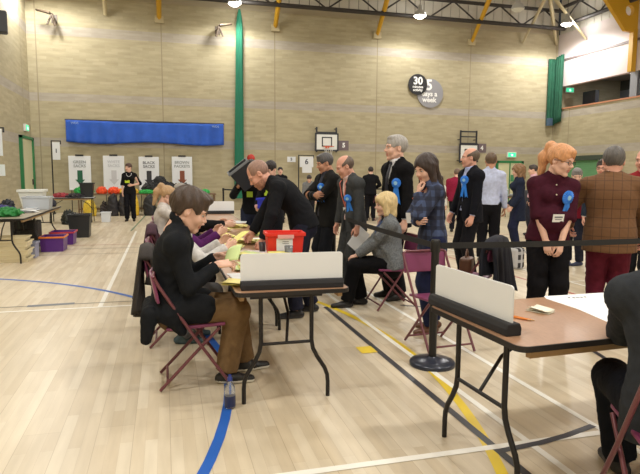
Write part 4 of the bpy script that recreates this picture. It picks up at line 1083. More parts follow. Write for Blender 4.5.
m = MB(); m.bb(-.075, .075, -.139, -.1345, .155, .190); m.build('handle_slot', mat('crate_slot_pale', (228, 170, 168), .5), rcx)
m = MB()
for i in range(2): m.box((0.0, -.1215, .125 - .018 * i), (.06, .001, .005))
m.build('label_print', mat('print_grey', (120, 122, 128), .6), rcx)
o = empty('glass_tumbler', (1.075, 5.02, .751), 0, 'small grey see-through tumbler in front of the red crate', 'tumbler'); m = MB(); m.lathe([(.034, 0), (.040, .10), (.037, .10), (.032, .006)], 20); m.build('cup', mat('smoky_plastic', (150, 152, 160), .15, trans=.5), o); m = MB(); m.lathe([(.030, .008), (.033, .05)], 16); m.build('contents', mat('dark_contents', (70, 72, 84), .5), o)
m = MB(); m.box((0, 0, .006), (.15, .08, .012), bev=.004); m.box((0, 0, .0125), (.13, .065, .001), 1); tag(m.build('mobile_phone', [M_black, mat('phone_screen', (150, 165, 185), .15)], None, (1.17, 4.92, .751), -.1), 'phone lying face up right of the small grey tumbler', 'phone')
m = MB(); m.lathe([(.028, 0), (.034, .09), (.031, .09), (.026, .004)], 16); tag(m.build('small_cup', mat('dark_cup', (58, 54, 60), .4), None, (.90, 5.42, .751)), 'small dark cup left of the red crate', 'cup')
# right-hand table items
def rt(x, y): return (x, y)
m = MB(); ol = [(1.0, -.34), (-.50, -.0), (-.62, .35), (-.58, .37), (1.0, .37)]
m.prism([(2.17, 2.31), (3.25, 2.31), (3.25, 3.0), (2.26, 2.99), (2.23, 2.93), (2.23, 2.65)], .7505, .7525); tag(m.build('large_paper_sheet', mat('bright_paper', (248, 250, 252), .5), None), 'large blank white sheet spread over the right-hand table', 'paper')
m = MB()
for i in range(5):
    for (bx, by) in ((2.38 + .028 * i, 2.91), (2.74 + .025 * i, 2.90)):
        m.box((bx, by + random.uniform(-.006, .006), .7535), (.012, .022, .001), rz=random.uniform(-.5, .5))
tag(m.build('handwriting_sheet_slip', mat('pen_ink', (70, 74, 90), .6), None), 'dark handwritten marks along the far edge of the large white sheet', 'writing')
pile('small stack of white slips lying on the right-hand table', 1.99, 2.66, .751, 3, [mat('slip_cream', (238, 234, 214), .6)], .35, .085, .13, .004, 'paper', name='slip_stack')
def pencil(x, y, a, lab):
    o = empty('pencil', (x, y, .7555), a, lab, 'pencil', 'orange pencils beside the right divider'); m = MB(); m.tube([(0, 0, 0), (.15, 0, 0)], .0045, 6); m.build('shaft', mat('pencil_orange', (226, 130, 36), .4), o)
    m = MB(); m.tube([(.15, 0, 0), (.172, 0, 0)], [.0045, .0008], 6); m.build('tip', mat('pencil_tip', (220, 180, 130), .6), o); return o
pencil(1.72, 2.63, -1.0, 'orange pencil lying nearest the black foam base on the right table'); pencil(1.75, 2.63, -1.12, 'orange pencil lying just outside the one by the foam base')
# ------------------------------------------------------------------ folding chairs
M_mar = mat('maroon_vinyl', (128, 58, 96), .4); M_marf = mat('maroon_tube', (112, 62, 70), .35, metal=.1)
def make_chair(label, loc, heading, group=None, seatm=None):
    """faces local +Y"""
    o = empty('folding_chair', loc, -math.radians(heading), label, 'chair', group); W = .215
    for s in (-1, 1):
        m = MB(); m.tube([(s * W, -.27, .80), (s * W, -.24, .74), (s * W, .0, .36), (s * W, .24, 0.01)], .0115, 8); m.build('front_leg', M_marf, o)
        m = MB(); m.tube([(s * (W - .028), .16, .43), (s * (W - .028), .03, .30), (s * (W - .028), -.25, .01)], .0115, 8); m.build('rear_leg', M_marf, o)
    m = MB(); m.tube([(-W, .20, .065), (W, .20, .065)], .009, 8); m.build('crossbar', M_marf, o)
    m = MB(); m.tube([(-W + .028, -.20, .06), (W - .028, -.20, .06)], .009, 8); m.build('crossbar', M_marf, o)
    m = MB(); m.tube([(-W, -.27, .80), (-W + .03, -.275, .815), (W - .03, -.275, .815), (W, -.27, .80)], .0115, 8); m.build('top_rail', M_marf, o)
    def sf(u, v): return ((u - .5) * (W * 2 - .06), -.20 + .40 * v, .435 + .018 * v + .008 * math.sin(math.pi * u) * -1)
    m = MB(); m.sheet(sf, 8, 8); m.build('seat', seatm or M_mar, o, solid=.022, bevel=.006)
    def bf(u, v): return ((u - .5) * (W * 2 - .01), -.245 - .035 * v - .02 * math.sin(math.pi * u), .625 + .19 * v)
    m = MB(); m.sheet(bf, 10, 5); m.build('backrest', seatm or M_mar, o, solid=.020, bevel=.006)
    return o
ch0 = make_chair('maroon folding chair carrying the young man in the dark jacket', (.19, 4.12, 0), 90, 'maroon folding chairs')
def chair(label, x, y, hd):
    o = copy_tree(ch0); o.location = (x, y, 0); o.rotation_euler.z = -math.radians(hd); o['label'] = label; return o
chair('empty maroon folding chair behind the belt post', 2.28, 4.42, 176)
chair('maroon folding chair under the seated blonde woman', 2.46, 5.95, -90)
chair('maroon folding chair with a navy coat over it, right of the belt post', 3.08, 5.32, -42)
chair('maroon folding chair at the bottom right under the dark-clothed person', 2.04, 1.82, 24)
for y, lab in ((5.15, 'maroon folding chair second in the left row, under the counter in white'), (6.15, 'maroon folding chair third in the left row, under the counter in purple'), (7.2, 'maroon folding chair fourth in the left row, under the counter in black'), (8.3, 'maroon folding chair fifth in the left row, under the fair-haired counter'), (9.4, 'maroon folding chair farthest in the left row, under the grey-haired counter')):
    chair(lab, .10, y, 90)
# draped coats
def drape(name, label, root, w, d, z_top, front, back, col, seed=0, rz=0, thick=.03, flare=.05):
    """a coat hung over a chair back: a folded sheet over a ridge along local X"""
    nu, nv = 26, 30; tot = front + back
    def fn(u, v):
        s = v * tot; f = (u - .5); wob_ = .018 * math.sin(u * 19 + seed) + .012 * math.sin(u * 41 + seed * 2)
        if s < back: y = -d - wob_ * (back - s) / back * 2 - .04 * (back - s) / back; z = z_top - (back - s)
        else: y = d + wob_ * (s - back) / max(front, .01) * 2; z = z_top - (s - back)
        if abs(s - back) < .08: t_ = (s - back) / .08; y = d * t_; z = z_top + .02 * (1 - t_ * t_)
        lowf = min(1, abs(s - back) / max(back, .01)); z += (.05 * math.sin(u * 7 + seed)) * lowf - .10 * (abs(f) * 2) ** 3 * (1 - lowf)
        return (f * w * (1 + flare * lowf + .06 * math.sin(seed + s * 9)), y, z)
    m = MB(); m.sheet(fn, nu, nv); o = m.build(name, mat('coat_%d_%d_%d' % col, col, .85, noise=.2, nscale=12, bump=.3, bscale=120), None, root, rz, solid=thick)
    return tag(o, label, 'coat')
drape('coat', 'dark brown coat hung over the back of the second chair in the left row', (-.16, 5.15, 0), .52, .05, .86, .30, .56, (50, 45, 44), 1, -math.pi / 2)
drape('coat', 'dark maroon coat over the chair back behind the fourth counter', (-.16, 7.2, 0), .46, .05, .86, .25, .50, (66, 38, 52), 3, -math.pi / 2)
drape('coat', 'navy coat draped over the chair right of the belt post', (3.265, 5.115, 0), .54, .06, .85, .34, .60, (22, 24, 38), 2, math.radians(42), .035, .14)
# handbag on that chair's seat
o = empty('handbag', (3.07, 5.35, .462), .9, 'brown handbag on the seat of the coat-covered chair', 'bag')
m = MB(); m.prism(rrect(.24, .13, .045), 0, .17); hb = m.build('body', mat('brown_leather', (96, 62, 44), .5, noise=.25, nscale=14), o, bevel=.025)
m = MB(); m.tube([(-.07, 0, .16), (-.06, 0, .22), (0, 0, .25), (.06, 0, .22), (.07, 0, .16)], .009, 8); m.build('handle', mat('brown_leather', (96, 62, 44)), o)
# ------------------------------------------------------------------ belt posts
def make_post(label, loc, belt_to=None, group='retractable belt posts'):
    o = empty('barrier_post', loc, 0, label, 'barrier post', group)
    m = MB(); m.lathe([(.178, 0), (.180, .022), (.172, .034), (.10, .048), (.045, .062), (.036, .07)], 40); m.build('base', mat('post_base', (44, 50, 66), .28, metal=.2, spec=.6), o)
    m = MB(); m.lathe([(.031, .06), (.031, .90)], 20); m.build('pole', mat('post_black', (22, 22, 24), .35), o)
    m = MB(); m.lathe([(.036, .90), (.038, .905), (.038, .985), (.030, 1.0)], 20); m.build('head', mat('post_black', (22, 22, 24), .35), o)
    if belt_to:
        m = MB(); a = Vector((0, 0, .95)); b = Vector(belt_to) - Vector(loc) + Vector((0, 0, .95)); d = (b - a); L_ = d.length; d.normalize(); n = Vector((-d.y, d.x, 0)).normalized() * .0015
        k = 16; vs = []
        for i in range(k + 1):
            p = a + d * (.03 + (L_ - .06) * i / k); p.z -= .015 * math.sin(math.pi * i / k); u = Vector((0, 0, .024))
            vs += [p - u - n, p - u + n, p + u + n, p + u - n]
        m.add(vs, [(i * 4 + j, i * 4 + (j + 1) % 4, (i + 1) * 4 + (j + 1) % 4, (i + 1) * 4 + j) for i in range(k) for j in range(4)]); m.build('belt', mat('belt_black', (24, 24, 26), .7), o)
    return o
make_post('black belt post with round base in the foreground, left of the right-hand table', (2.02, 4.0, 0), (2.24, 7.5, 0))
make_post('black belt post beside the old man, mostly hidden behind the left table', (2.24, 7.5, 0))
make_post('black belt post out past the right edge of the picture', (5.2, 4.02, 0), (2.02, 4.0, 0))
make_post('far black belt post on the left of the short belt by the back wall', (1.95, 19.8, 0), (2.75, 19.8, 0)); make_post('far black belt post on the right of the short belt by the back wall', (2.75, 19.8, 0))
make_post('far black belt post left of the tall man', (7.35, 20.6, 0), (8.6, 20.6, 0)); make_post('far black belt post hidden behind the tall man', (8.6, 20.6, 0), None); make_post('far black belt post behind the old man', (6.5, 20.6, 0), (7.35, 20.6, 0))
# water bottle on the floor
o = empty('water_bottle', (.375, 3.55, 0.002), 0, 'small clear water bottle with blue cap on the floor by the table leg', 'bottle')
m = MB(); m.lathe([(.020, .0), (.030, .004), (.031, .05), (.029, .055), (.031, .06), (.031, .10), (.028, .125), (.014, .150), (.0125, .165)], 20); m.build('body', mat('clear_plastic', (225, 230, 238), .08, trans=.85), o)
m = MB(); m.lathe([(.0318, .012), (.0318, .075)], 20); m.build('label', mat('bottle_label_navy', (34, 44, 84), .4), o); m = MB(); m.lathe([(.0145, .160), (.0145, .178), (.010, .183), (.009, .195)], 16); m.build('cap', mat('bottle_cap_blue', (40, 56, 130), .4), o); o.scale = (1.12, 1.12, 1.12)

# ------------------------------------------------------------------ left-hand tables and boxes
M_topg = mat('dull_table_top', (150, 138, 116), .35)
make_table('long dark-edged table at the left edge loaded with white tubs and green cloths', (-2.60, 11.12, 0), l=1.83, group='packing tables on the left', top=M_topg)
make_table('second packing table on the left, under the white tub and clear box', (-2.62, 12.98, 0), l=1.83, group='packing tables on the left', top=M_topg)
make_table('white-topped packing table with red and black things, behind the black bin', (-2.72, 18.7, 0), rz=math.pi / 2, l=1.3, w=.7, group='packing tables on the left', top=mat('white_cloth_top', (236, 238, 240), .6))
crate('plastic_tub', 'big white plastic tub on the left packing table', 'tub', (-2.74, 13.5, .751), (.50, .44, .38), (226, 228, 224), taper=.72, rimh=.05)
crate('plastic_box', 'clear plastic box in front of the white tub on the left table', 'box', (-2.50, 12.75, .751), (.50, .40, .26), mat('frosted_box', (214, 220, 228), .25, trans=.35), taper=.94, rimh=.03)
for i, (x, y, rz, lab) in enumerate(((-2.55, 12.45, .2, 'white documents lying before the clear box'), (-2.75, 12.0, .9, 'cream paper stack on the left packing table'), (-2.50, 11.75, 1.2, 'white sheets near the edge of the left packing table'))):
    pile(lab, x, y, .752, 9, [M_paper, mat('ballot_cream', (238, 226, 150))] if i == 1 else [M_paper], rz, .21, .30, .05, 'papers', 'papers on the packing tables', 'document_pile')
def lump(name, label, cat, c, r, col, seed=0, amp=.22, group=None, parts=None, flat=True, k=8, res=None):
    """soft heap: noisy blob with a flat underside"""
    rr = V3(*r); 
    def f(P):
        Q = (P) / rr; d = (np.linalg.norm(Q, axis=1) - 1) * rr.min()
        d = d + wob(P / rr.max(), amp * rr.min(), k, seed) + wob(P / rr.max(), amp * .5 * rr.min(), k * 2.3, seed + 3)
        return np.maximum(d, -(P[:, 2]) - rr[2] * .55) if flat else d
    V, F = surfnet(f, -rr * 1.3, rr * 1.3, res or rr.min() / 7); V = V.copy(); V[:, 2] += rr[2] * .55 if flat else 0
    s = Soup(); s.add(V, F); o = s.build(name, [mat('%s_%d_%d_%d' % ((name,) + col), col, .6, noise=.15, nscale=10)], None); o.location = c
    return tag(o, label, cat, group)
lump('folded_cloth', 'bright green cloth heap at the left edge of the packing table', 'cloth', (-2.62, 10.75, .75), (.24, .20, .10), (28, 120, 52), 1)
lump('folded_cloth', 'dark violet-blue cloth heap behind the green one', 'cloth', (-2.86, 11.35, .75), (.26, .2, .10), (48, 44, 110), 2)
lump('cable_bag', 'black lumpy bag at the far corner of the packing table', 'bag', (-2.47, 13.65, .75), (.16, .14, .12), (34, 36, 48), 3)
lump('cable_bag', 'dark bag tucked behind the clear box', 'bag', (-3.0, 12.5, .75), (.12, .12, .14), (34, 36, 48), 6)
lump('red_cloth', 'dark red cloth on the white-topped packing table', 'cloth', (-3.0, 18.65, .75), (.22, .2, .09), (150, 40, 52), 4)
lump('black_cloth', 'black cloth heap on the white-topped packing table', 'cloth', (-2.6, 18.55, .75), (.24, .2, .08), (36, 34, 40), 5)
crate('waste_bin', 'tall black bucket standing on the white-topped packing table', 'bin', (-2.28, 18.75, .751), (.40, .34, .44), (30, 32, 36), taper=.78, rimh=.04)
crate('waste_bin', 'open black bin on the floor in front of the packing tables', 'bin', (-1.92, 14.3, 0), (.48, .44, .54), (36, 38, 40), taper=.84, rimh=.04)
crate('storage_crate', 'purple crate with orange rim on the floor beside the cream trays', 'crate', (-2.08, 11.9, 0), (.42, .50, .29), (82, 36, 120), (226, 122, 48), taper=.92)
crate('storage_crate', 'purple crate with red rim behind the orange-rimmed one', 'crate', (-2.08, 13.0, 0), (.46, .50, .27), (82, 36, 120), (186, 50, 70), taper=.92)
crate('storage_crate', 'pale grey-blue box on the floor between cream trays and purple crate', 'crate', (-2.33, 11.05, 0), (.24, .32, .27), (150, 154, 178), taper=.95)
for i in range(6):
    o = crate('stacking_tray', ('lowest', 'second from bottom', 'third from bottom', 'third from top', 'second from top', 'topmost')[i] + ' cream tray in the stack under the left table', 'tray', (-2.56 - .03 * (i % 2), 10.62, .070 * i), (.66, .42, .068), (224, 212, 176), taper=.96, rimh=.02, group='cream stacking trays')
for (x, y, lab) in ((-2.95, 13.3, 'black upright box under the left packing table'), (-2.62, 12.55, 'smaller black box under the left packing table')):
    o = empty('equipment_case', (x, y, 0), 0, lab, 'box'); m = MB(); m.box((0, 0, .27), (.34, .42, .54), bev=.02); m.build('body', M_black, o); m = MB(); m.tube([(-.08, 0, .54), (-.07, 0, .575), (.07, 0, .575), (.08, 0, .54)], .01, 6); m.build('handle', M_steel, o)
lump('floor_bag', 'dark bag on the floor under the white-topped packing table', 'bag', (-2.7, 17.9, 0), (.20, .2, .26), (34, 38, 36), 8)
crate('plastic_tub', 'small white tub on the floor right of the white-topped table', 'tub', (-1.75, 18.6, 0), (.28, .3, .30), (214, 218, 226), taper=.85)
# sack tables along the back wall
M_oak = mat('old_oak', (122, 96, 72), .6, noise=.1, nscale=8)
SK = [('bag_bench', 'wooden sack table below the GREEN SACKS poster', -2.35), ('bag_bench', 'wooden sack table between the green and black sack posters', -1.15), ('bag_bench', 'wooden sack table below the BLACK SACKS poster', .05), ('bag_bench', 'wooden sack table below the BROWN PACKETS poster', 1.25)]
b0 = None
for nme, lab, x in SK:
    if b0 is None:
        b0 = empty('sack_table', (x, 21.6, 0), 0, lab, 'table', 'sack tables along the back wall'); m = MB(); m.bb(-.585, .585, -.35, .35, .72, .76); m.build('table_top', M_oak, b0)
        for sx in (-1, 1):
            for sy in (-1, 1): m = MB(); m.tube([(sx * .53, sy * .3, .72), (sx * .53, sy * .3, 0)], .025, 6); m.build('leg', M_oak, b0)
        m = MB(); m.bb(-.53, .53, -.31, -.29, .2, .24); m.bb(-.53, .53, .29, .31, .2, .24); m.build('rail', M_oak, b0)
    else: o = copy_tree(b0); o.location.x = x; o['label'] = lab
G = 'sacks on the back wall tables'
def sack(lab, x, y, z, r, col, seed, amp=.26): return lump('folded_sack', lab, 'sack', (x, y, z), r, col, seed, amp, G)
sack('bright green sack heap left of the black bucket', -2.72, 21.5, .76, (.30, .2, .17), (50, 168, 82), 1)
sack('left orange sack on the sack tables', -2.13, 21.4, .76, (.17, .16, .16), (240, 88, 44), 2); sack('right orange sack on the sack tables', -1.72, 21.4, .76, (.20, .16, .15), (240, 84, 40), 3)
sack('yellow sack heap behind the standing woman in black', -1.25, 21.45, .76, (.34, .2, .13), (236, 190, 60), 4)
sack('left dark sack hanging in front of the table', -1.75, 21.05, 0, (.20, .14, .50), (40, 38, 44), 5, .08); sack('right dark sack hanging in front of the table', -1.36, 21.05, 0, (.20, .14, .56), (44, 42, 46), 6, .08)
sack('yellow sack hanging low beside the dark ones', -1.0, 21.08, 0, (.12, .12, .48), (226, 186, 50), 7, .08); sack('yellow sack hanging low at the left end', -2.5, 21.08, 0, (.22, .12, .38), (214, 184, 60), 8, .08)
sack('flat green sack right of the standing woman', -.62, 21.4, .76, (.24, .2, .09), (50, 170, 80), 9); sack('green sack hanging under the cardboard box', .02, 21.06, 0, (.20, .12, .50), (52, 160, 84), 10, .08); sack('left black sack low in front of the BLACK SACKS table', -.52, 21.05, 0, (.22, .14, .48), (34, 34, 38), 11, .08)
sack('black sack beside the low green sack', .42, 21.05, 0, (.20, .12, .45), (34, 34, 38), 12, .08); sack('green sack far right on the sack tables', 1.45, 21.4, .76, (.16, .14, .10), (60, 180, 90), 13)
sack('dark floor-level sack under the first sack table', -2.05, 21.3, 0, (.14, .12, .30), (66, 60, 62), 17)
for i, (x, z, r, s_, lab) in enumerate(((-.45, .78, .34, 1, 'left part of the black sack heap'), (.10, .78, .40, 2, 'middle of the black sack heap'), (.62, .78, .30, 3, 'right part of the black sack heap'), (-.15, 1.08, .22, 5, 'black sack topping the heap'))):
    sack(lab + ' under the BLACK SACKS poster', x, 21.68 if z < 1 else 21.85, z if z > 1 else .76, (r, .2, .26 if z < 1 else .20), (26, 27, 31), 20 + s_, .2)
o = empty('cardboard_box', (-.05, 21.33, .761), 0, 'open cardboard box in front of the black sack heap', 'box'); m = MB(); m.bb(-.26, .26, -.1, .1, 0, .2); m.build('body', mat('cardboard', (186, 152, 110), .8), o); m = MB(); m.box((0, -.12, .19), (.5, .05, .008), rx=.5); m.build('flap', mat('cardboard', (186, 152, 110)), o)
# far tables and chairs on the hall floor
M_pt = mat('pale_table', (222, 214, 196), .5)
ft = None
FT = [((3.3, 17.6), 'far pale table left of the bending man'), ((5.2, 18.2), 'far pale table behind the men with folded arms'), ((7.1, 18.2), 'far pale table behind the old man'), ((9.6, 17.2), 'far pale table behind the woman in the check shirt'), ((12.6, 18.2), 'far pale table in front of the double doors'), ((14.6, 17.6), 'far pale table right of the double doors')]
for (x, y), lab in FT:
    if ft is None: ft = make_table(lab, (x, y, 0), math.pi / 2, group='far tables', top=M_pt)
    else: o = copy_tree(ft); o.location = (x, y, 0); o['label'] = lab
for i, (x, y, lab) in enumerate(((2.7, 17.6, 'at the left end of the far left table'), (3.6, 17.7, 'at the right end of the far left table'), (7.0, 18.1, 'on the far table behind the old man'), (7.6, 18.3, 'beyond the first on the table behind the old man'), (12.2, 18.1, 'on the far table in front of the double doors'), (13.0, 18.3, 'at the right of the table by the double doors'))):
    pile('white papers ' + lab, x, y, .752, 12, [M_paper], i, .4, .5, .08, 'papers', 'papers on the far tables', 'document_pile')
for i, (x, y, hd, lab) in enumerate(((6.7, 17.4, 0, 'far maroon folding chair left of the far middle table'), (7.4, 17.4, 10, 'far maroon folding chair right of the far middle table'), (5.2, 17.4, 0, 'far maroon folding chair behind the bending man'), (9.3, 16.4, -20, 'far maroon folding chair behind the woman in the check shirt'), (15.0, 16.8, 0, 'far maroon folding chair right of the double doors'))): chair(lab, x, y, hd)
for x, lab in ((12.1, 'left'), (12.62, 'right')):
    drape('coat', 'dark grey coat on the %s far chair before the double doors' % lab, (x, 17.15, 0), .52, .06, .95, .4, .86, (60, 60, 66), x, 0)
    chair('far folding chair under the %s dark grey coat' % lab, x, 17.42, 0)
for i, (x, y, col, lab) in enumerate(((12.0, 18.35, (120, 84, 70), 'small brown box on the table by the double doors'), (14.3, 17.6, (210, 208, 200), 'pale box right of the double doors'), (11.8, 18.1, (150, 170, 150), 'small green-grey box on the table by the double doors'), (9.9, 17.2, (196, 190, 180), 'pale box behind the maroon-topped far person'))):
    m = MB(); m.box((0, 0, .11), (.26, .2, .22), bev=.01); m.box((0, 0, .225), (.2, .14, .01), 1); tag(m.build('cardboard_carton', [mat('carton_%d' % col[0], col, .7), M_white], None, (x, y, .751)), lab, 'box')
# rucksack on the floor
o = empty('rucksack', (5.45, 7.95, 0), .4, 'black and white rucksack on the floor left of the red-haired woman', 'bag'); m = MB(); m.prism(rrect(.24, .20, .07), 0.0, .34); m.build('body', check_mat('rucksack_print', (50, 48, 52), [('X', .11, .045, (200, 200, 204), .9), ('Z', .13, .05, (190, 190, 194), .8)]), o, bevel=.04)
m = MB(); m.tube([(-.05, 0, .33), (-.04, 0, .40), (.04, 0, .40), (.05, 0, .33)], .01, 6); m.tube([(.05, -.10, .32), (.1, -.16, .2), (.14, -.14, .02)], .012, 6); m.build('strap', mat('strap_grey', (176, 178, 184), .6), o)
# ------------------------------------------------------------------ the people
def suit(c=(23, 23, 26), V=(.30, .070, .0), **k):
    d = dict(n='jacket', c=c, t=.030, ta=.016, low=.17, V=V, flare=1.05, cuff=.03, wr=.004); d.update(k); return d
def shirt(c=(220, 220, 225), **k):
    d = dict(n='shirt', c=c, t=.010, ta=.008, low=.02, collar=True, wr=.002); d.update(k); return d
# --- seated counters on the left
f = person('young man in dark jacket and tan trousers seated nearest the camera, holding a ballot', .03, 4.12, 90, 1.84, det=2, hs=1.16, hip=(0, 0, .535), lean=(-2, 6, 14), head=(0, 24, 0), skin='pale', hair=('tousled', (66, 50, 40)),
    handL=('w', .37, 4.27, .885), handR=('w', .35, 3.99, .865), hoL=(('w', .8, -.35, .15), ('w', -.2, -.6, -.8)), hoR=(('w', .9, .25, .05), ('w', .1, .5, -.85)), curl=(.45, .45), elL=(-.3, -.4, -1), elR=(.3, -.5, -1),
    footL=(-.10, .50, .08), footR=(.11, .35, .08), trousers=(116, 92, 64), trou_w=1.4, shoes=(28, 28, 30), sole=(214, 210, 200),
    tops=[dict(n='jumper', c=(74, 76, 82), t=.012, arms='none', low=.04), dict(n='jacket', c=(29, 31, 35), t=.028, ta=.012, low=.06, V=(.40, .06, .10), open=True, lapel=True, collar=True, stand=1, wr=.006, extra=[((x_, -.14, .52), (x_ * 1.05, -.165, .36), .055, .038) for x_ in (-.16, -.08, 0, .08, .16)] + [((s_ * .10, .02, .53), (s_ * .11, .20, .525), .118, .100) for s_ in (-1, 1)] + [((s_ * .16, -.02, .5), (s_ * .17, .06, .40), .06, .035) for s_ in (-1, 1)])])
f = person('counter in a white top with brown hair seated just behind the young man', .02, 5.15, 88, 1.66, fem=True, det=1, hip=(0, 0, .55), lean=(6, 16, 26), head=(0, 22, 0), hair=('bob', (84, 62, 46)), handL=('w', .50, 5.35, .86), handR=('w', .52, 5.02, .85), elL=(-.3, -.4, -1), elR=(.3, -.4, -1), footL=(-.1, .2, .08), footR=(.1, .1, .08), trousers=(110, 112, 118), shoes=(60, 82, 90), tops=[dict(n='cardigan', c=(206, 204, 204), t=.022, low=.06, wr=.006)])
f = person('counter in a purple top third in the left row of seats', .02, 6.15, 88, 1.68, fem=True, det=1, hip=(0, 0, .55), lean=(6, 18, 28), head=(0, 25, 0), hair=('long', (60, 46, 38)), handL=('w', .52, 6.3, .87), handR=('w', .54, 6.0, .87), elL=(-.3, -.4, -1), elR=(.3, -.4, -1), footL=(-.1, .2, .08), footR=(.1, .15, .08), trousers=(31, 31, 37), tops=[dict(n='jumper', c=(84, 36, 92), t=.018, low=.06)])
f = person('counter in black reaching across the table, fourth in the left row', .02, 7.2, 88, 1.72, fem=False, det=1, hip=(0, 0, .55), lean=(10, 26, 38), head=(0, 20, 0), hair=('short', (50, 42, 38)), handL=('w', .66, 7.4, .86), handR=('w', .72, 7.0, .88), elL=(-.3, -.4, -.6), elR=(.3, -.4, -.6), footL=(-.1, .2, .08), footR=(.1, .15, .08), trousers=(26, 26, 31), tops=[dict(n='jumper', c=(23, 23, 26), t=.018, low=.06)])
f = person('fair-haired counter with a ponytail in a pale top, fifth in the left row', -.06, 8.3, 86, 1.70, fem=True, det=1, hip=(0, 0, .57), lean=(0, 4, 10), head=(0, 22, 0), hair=('pony', (176, 142, 104)), handL=('w', .45, 8.45, .82), handR=('w', .45, 8.15, .82), footL=(-.1, .2, .08), footR=(.1, .15, .08), trousers=(60, 60, 72), tops=[dict(n='jumper', c=(196, 190, 186), t=.018, low=.06)])
f = person('grey-haired counter in white, farthest in the left row', .12, 9.4, 86, 1.74, fem=False, det=0, hip=(0, 0, .57), lean=(2, 8, 14), head=(0, 15, 0), hair=('short', (150, 144, 138)), handL=('w', .55, 9.5, .82), handR=('w', .55, 9.3, .82), footL=(-.1, .2, .08), footR=(.1, .15, .08), trousers=(50, 50, 56), tops=[shirt((224, 224, 224))])
# --- bending man and those behind the table
f = person('bald man in black jumper and dark jeans bending over the counting table', 1.38, 5.82, -80, 1.83, det=2, hip=(0, -.02, .95), lean=(18, 42, 52), head=(0, 42, 0), skin='pink', hair=('stubble', (148, 116, 102)), beard=(180, 132, 112),
    handL=('w', .93, 5.56, .84), handR=('w', .86, 6.0, .82), elL=(-.7, -.3, .2), elR=(.7, -.3, .2), curl=(.5, .4), footL=(-.13, .05, .08), footR=(.14, -.12, .08), trousers=(36, 38, 54), trou_w=1.2, shoes=(28, 28, 32), sole=(70, 70, 76), build=1.08,
    tops=[dict(n='jumper', c=(26, 27, 31), t=.022, ta=.020, low=.07, wr=.006, collar=True)])
f = person('person in black holding up a tilted black ballot box, face hidden behind it', 1.34, 9.05, 190, 1.72, det=1, hip=(0, 0, .955), head=(15, 10, 0), skin='tan', hair=('short', (34, 28, 26)), handL=(-.22, .34, 1.22), handR=(.20, .34, 1.32), elL=(-.6, -.2, -1), elR=(.6, -.2, -1), trousers=(40, 44, 62), tops=[dict(n='jumper', c=(23, 24, 28), t=.018, low=.08)])
add_card(f, .28, .03, .10, .09, .012, (176, 208, 58), name='lime_badge')
# tilted black ballot box
bx = crate('ballot_box', 'black ballot box with pale rim tilted in the air before the green curtain', 'ballot box', (1.29, 8.70, 1.33), (.34, .30, .36), (34, 38, 46), (120, 124, 130), taper=.86, rimh=.035); bx.rotation_euler = (.15, math.radians(-38), -.15)
f = person('dark-haired person in black over pink holding a blue box behind the bald man', 1.56, 8.45, 215, 1.70, fem=True, det=1, head=(10, 25, 0), hair=('short', (34, 26, 26)), handL=(-.10, .30, 1.05), handR=(.12, .30, 1.04), elL=(-.5, -.5, -.8), elR=(.5, -.5, -.8), trousers=(26, 28, 35), tops=[dict(n='blouse', c=(224, 178, 190), t=.010, low=.04), suit((28, 28, 32), V=(.45, .05, .05), open=True, lapel=False)])
add_card(f, .22, .02, .10, .09, .03, (186, 220, 60), name='lime_badge'); add_card(f, .50, .03, .09, .11, .03, (186, 220, 60), name='lime_badge')
crate('storage_crate', 'royal blue box held in the arms of the person behind the bald man', 'crate', (1.42, 8.13, 1.0), (.22, .19, .15), (36, 50, 190), rz=-.6, taper=.95)
# --- watching group
AG = None
f = person('dark-haired man with folded arms, blue rosette and open black jacket', 2.12, 7.40, -104, 1.78, det=1, head=(16, 16, 0), skin='tan', hair=('short', (74, 72, 74)), handL=(.09, .21, 1.17), handR=(-.10, .24, 1.20), elL=(-.8, .35, -.4), elR=(.8, .35, -.4), trousers=(26, 28, 34), build=1.08,
    tops=[shirt((60, 62, 72), low=.03), suit((31, 31, 31), V=(.35, .05, .06), open=True)])
add_rosette(f, .17, -.08, .015, t=.03)
f = person('older balding man in charcoal suit with lanyard looking down', 2.31, 6.85, -104, 1.74, det=2, lean=(2, 7, 13), head=(20, 22, 0), skin='pink', hair=('sides', (104, 88, 78)), handL=(-.24, .10, .80), handR=(.22, .12, .82), trousers=(62, 64, 66), trou_w=1.3, build=1.02,
    tops=[shirt((228, 200, 196)), suit((66, 68, 70), V=(.36, .06, .05), open=True)])
add_lanyard(f, (206, 108, 92), .36, .022, True); add_rosette(f, .24, -.085, .02, t=.03)
m = MB(); m.box((0, 0, 0), (.21, .003, .28)); o = m.build('folded_sheet', M_paper, None, (2.30, 6.62, .70)); o.rotation_euler = (.1, math.radians(38), .35); tag(o, 'white sheet of paper held low by the older balding man', 'paper')
f = person('tall grey-haired man in black suit and dark tie with blue rosette', 2.68, 6.35, -100, 1.95, det=2, head=(14, 0, 0), skin='pale', hair=('short', (158, 154, 150)), handL=(-.24, .05, .80), handR=(.23, .05, .80), trousers=(21, 21, 24), trou_w=1.2,
    tops=[shirt((222, 222, 228)), suit((20, 20, 23), V=(.34, .062, .03))])
add_tie(f, (32, 34, 48), .40); add_rosette(f, .22, -.135, .012, t=.03, tail=.20)
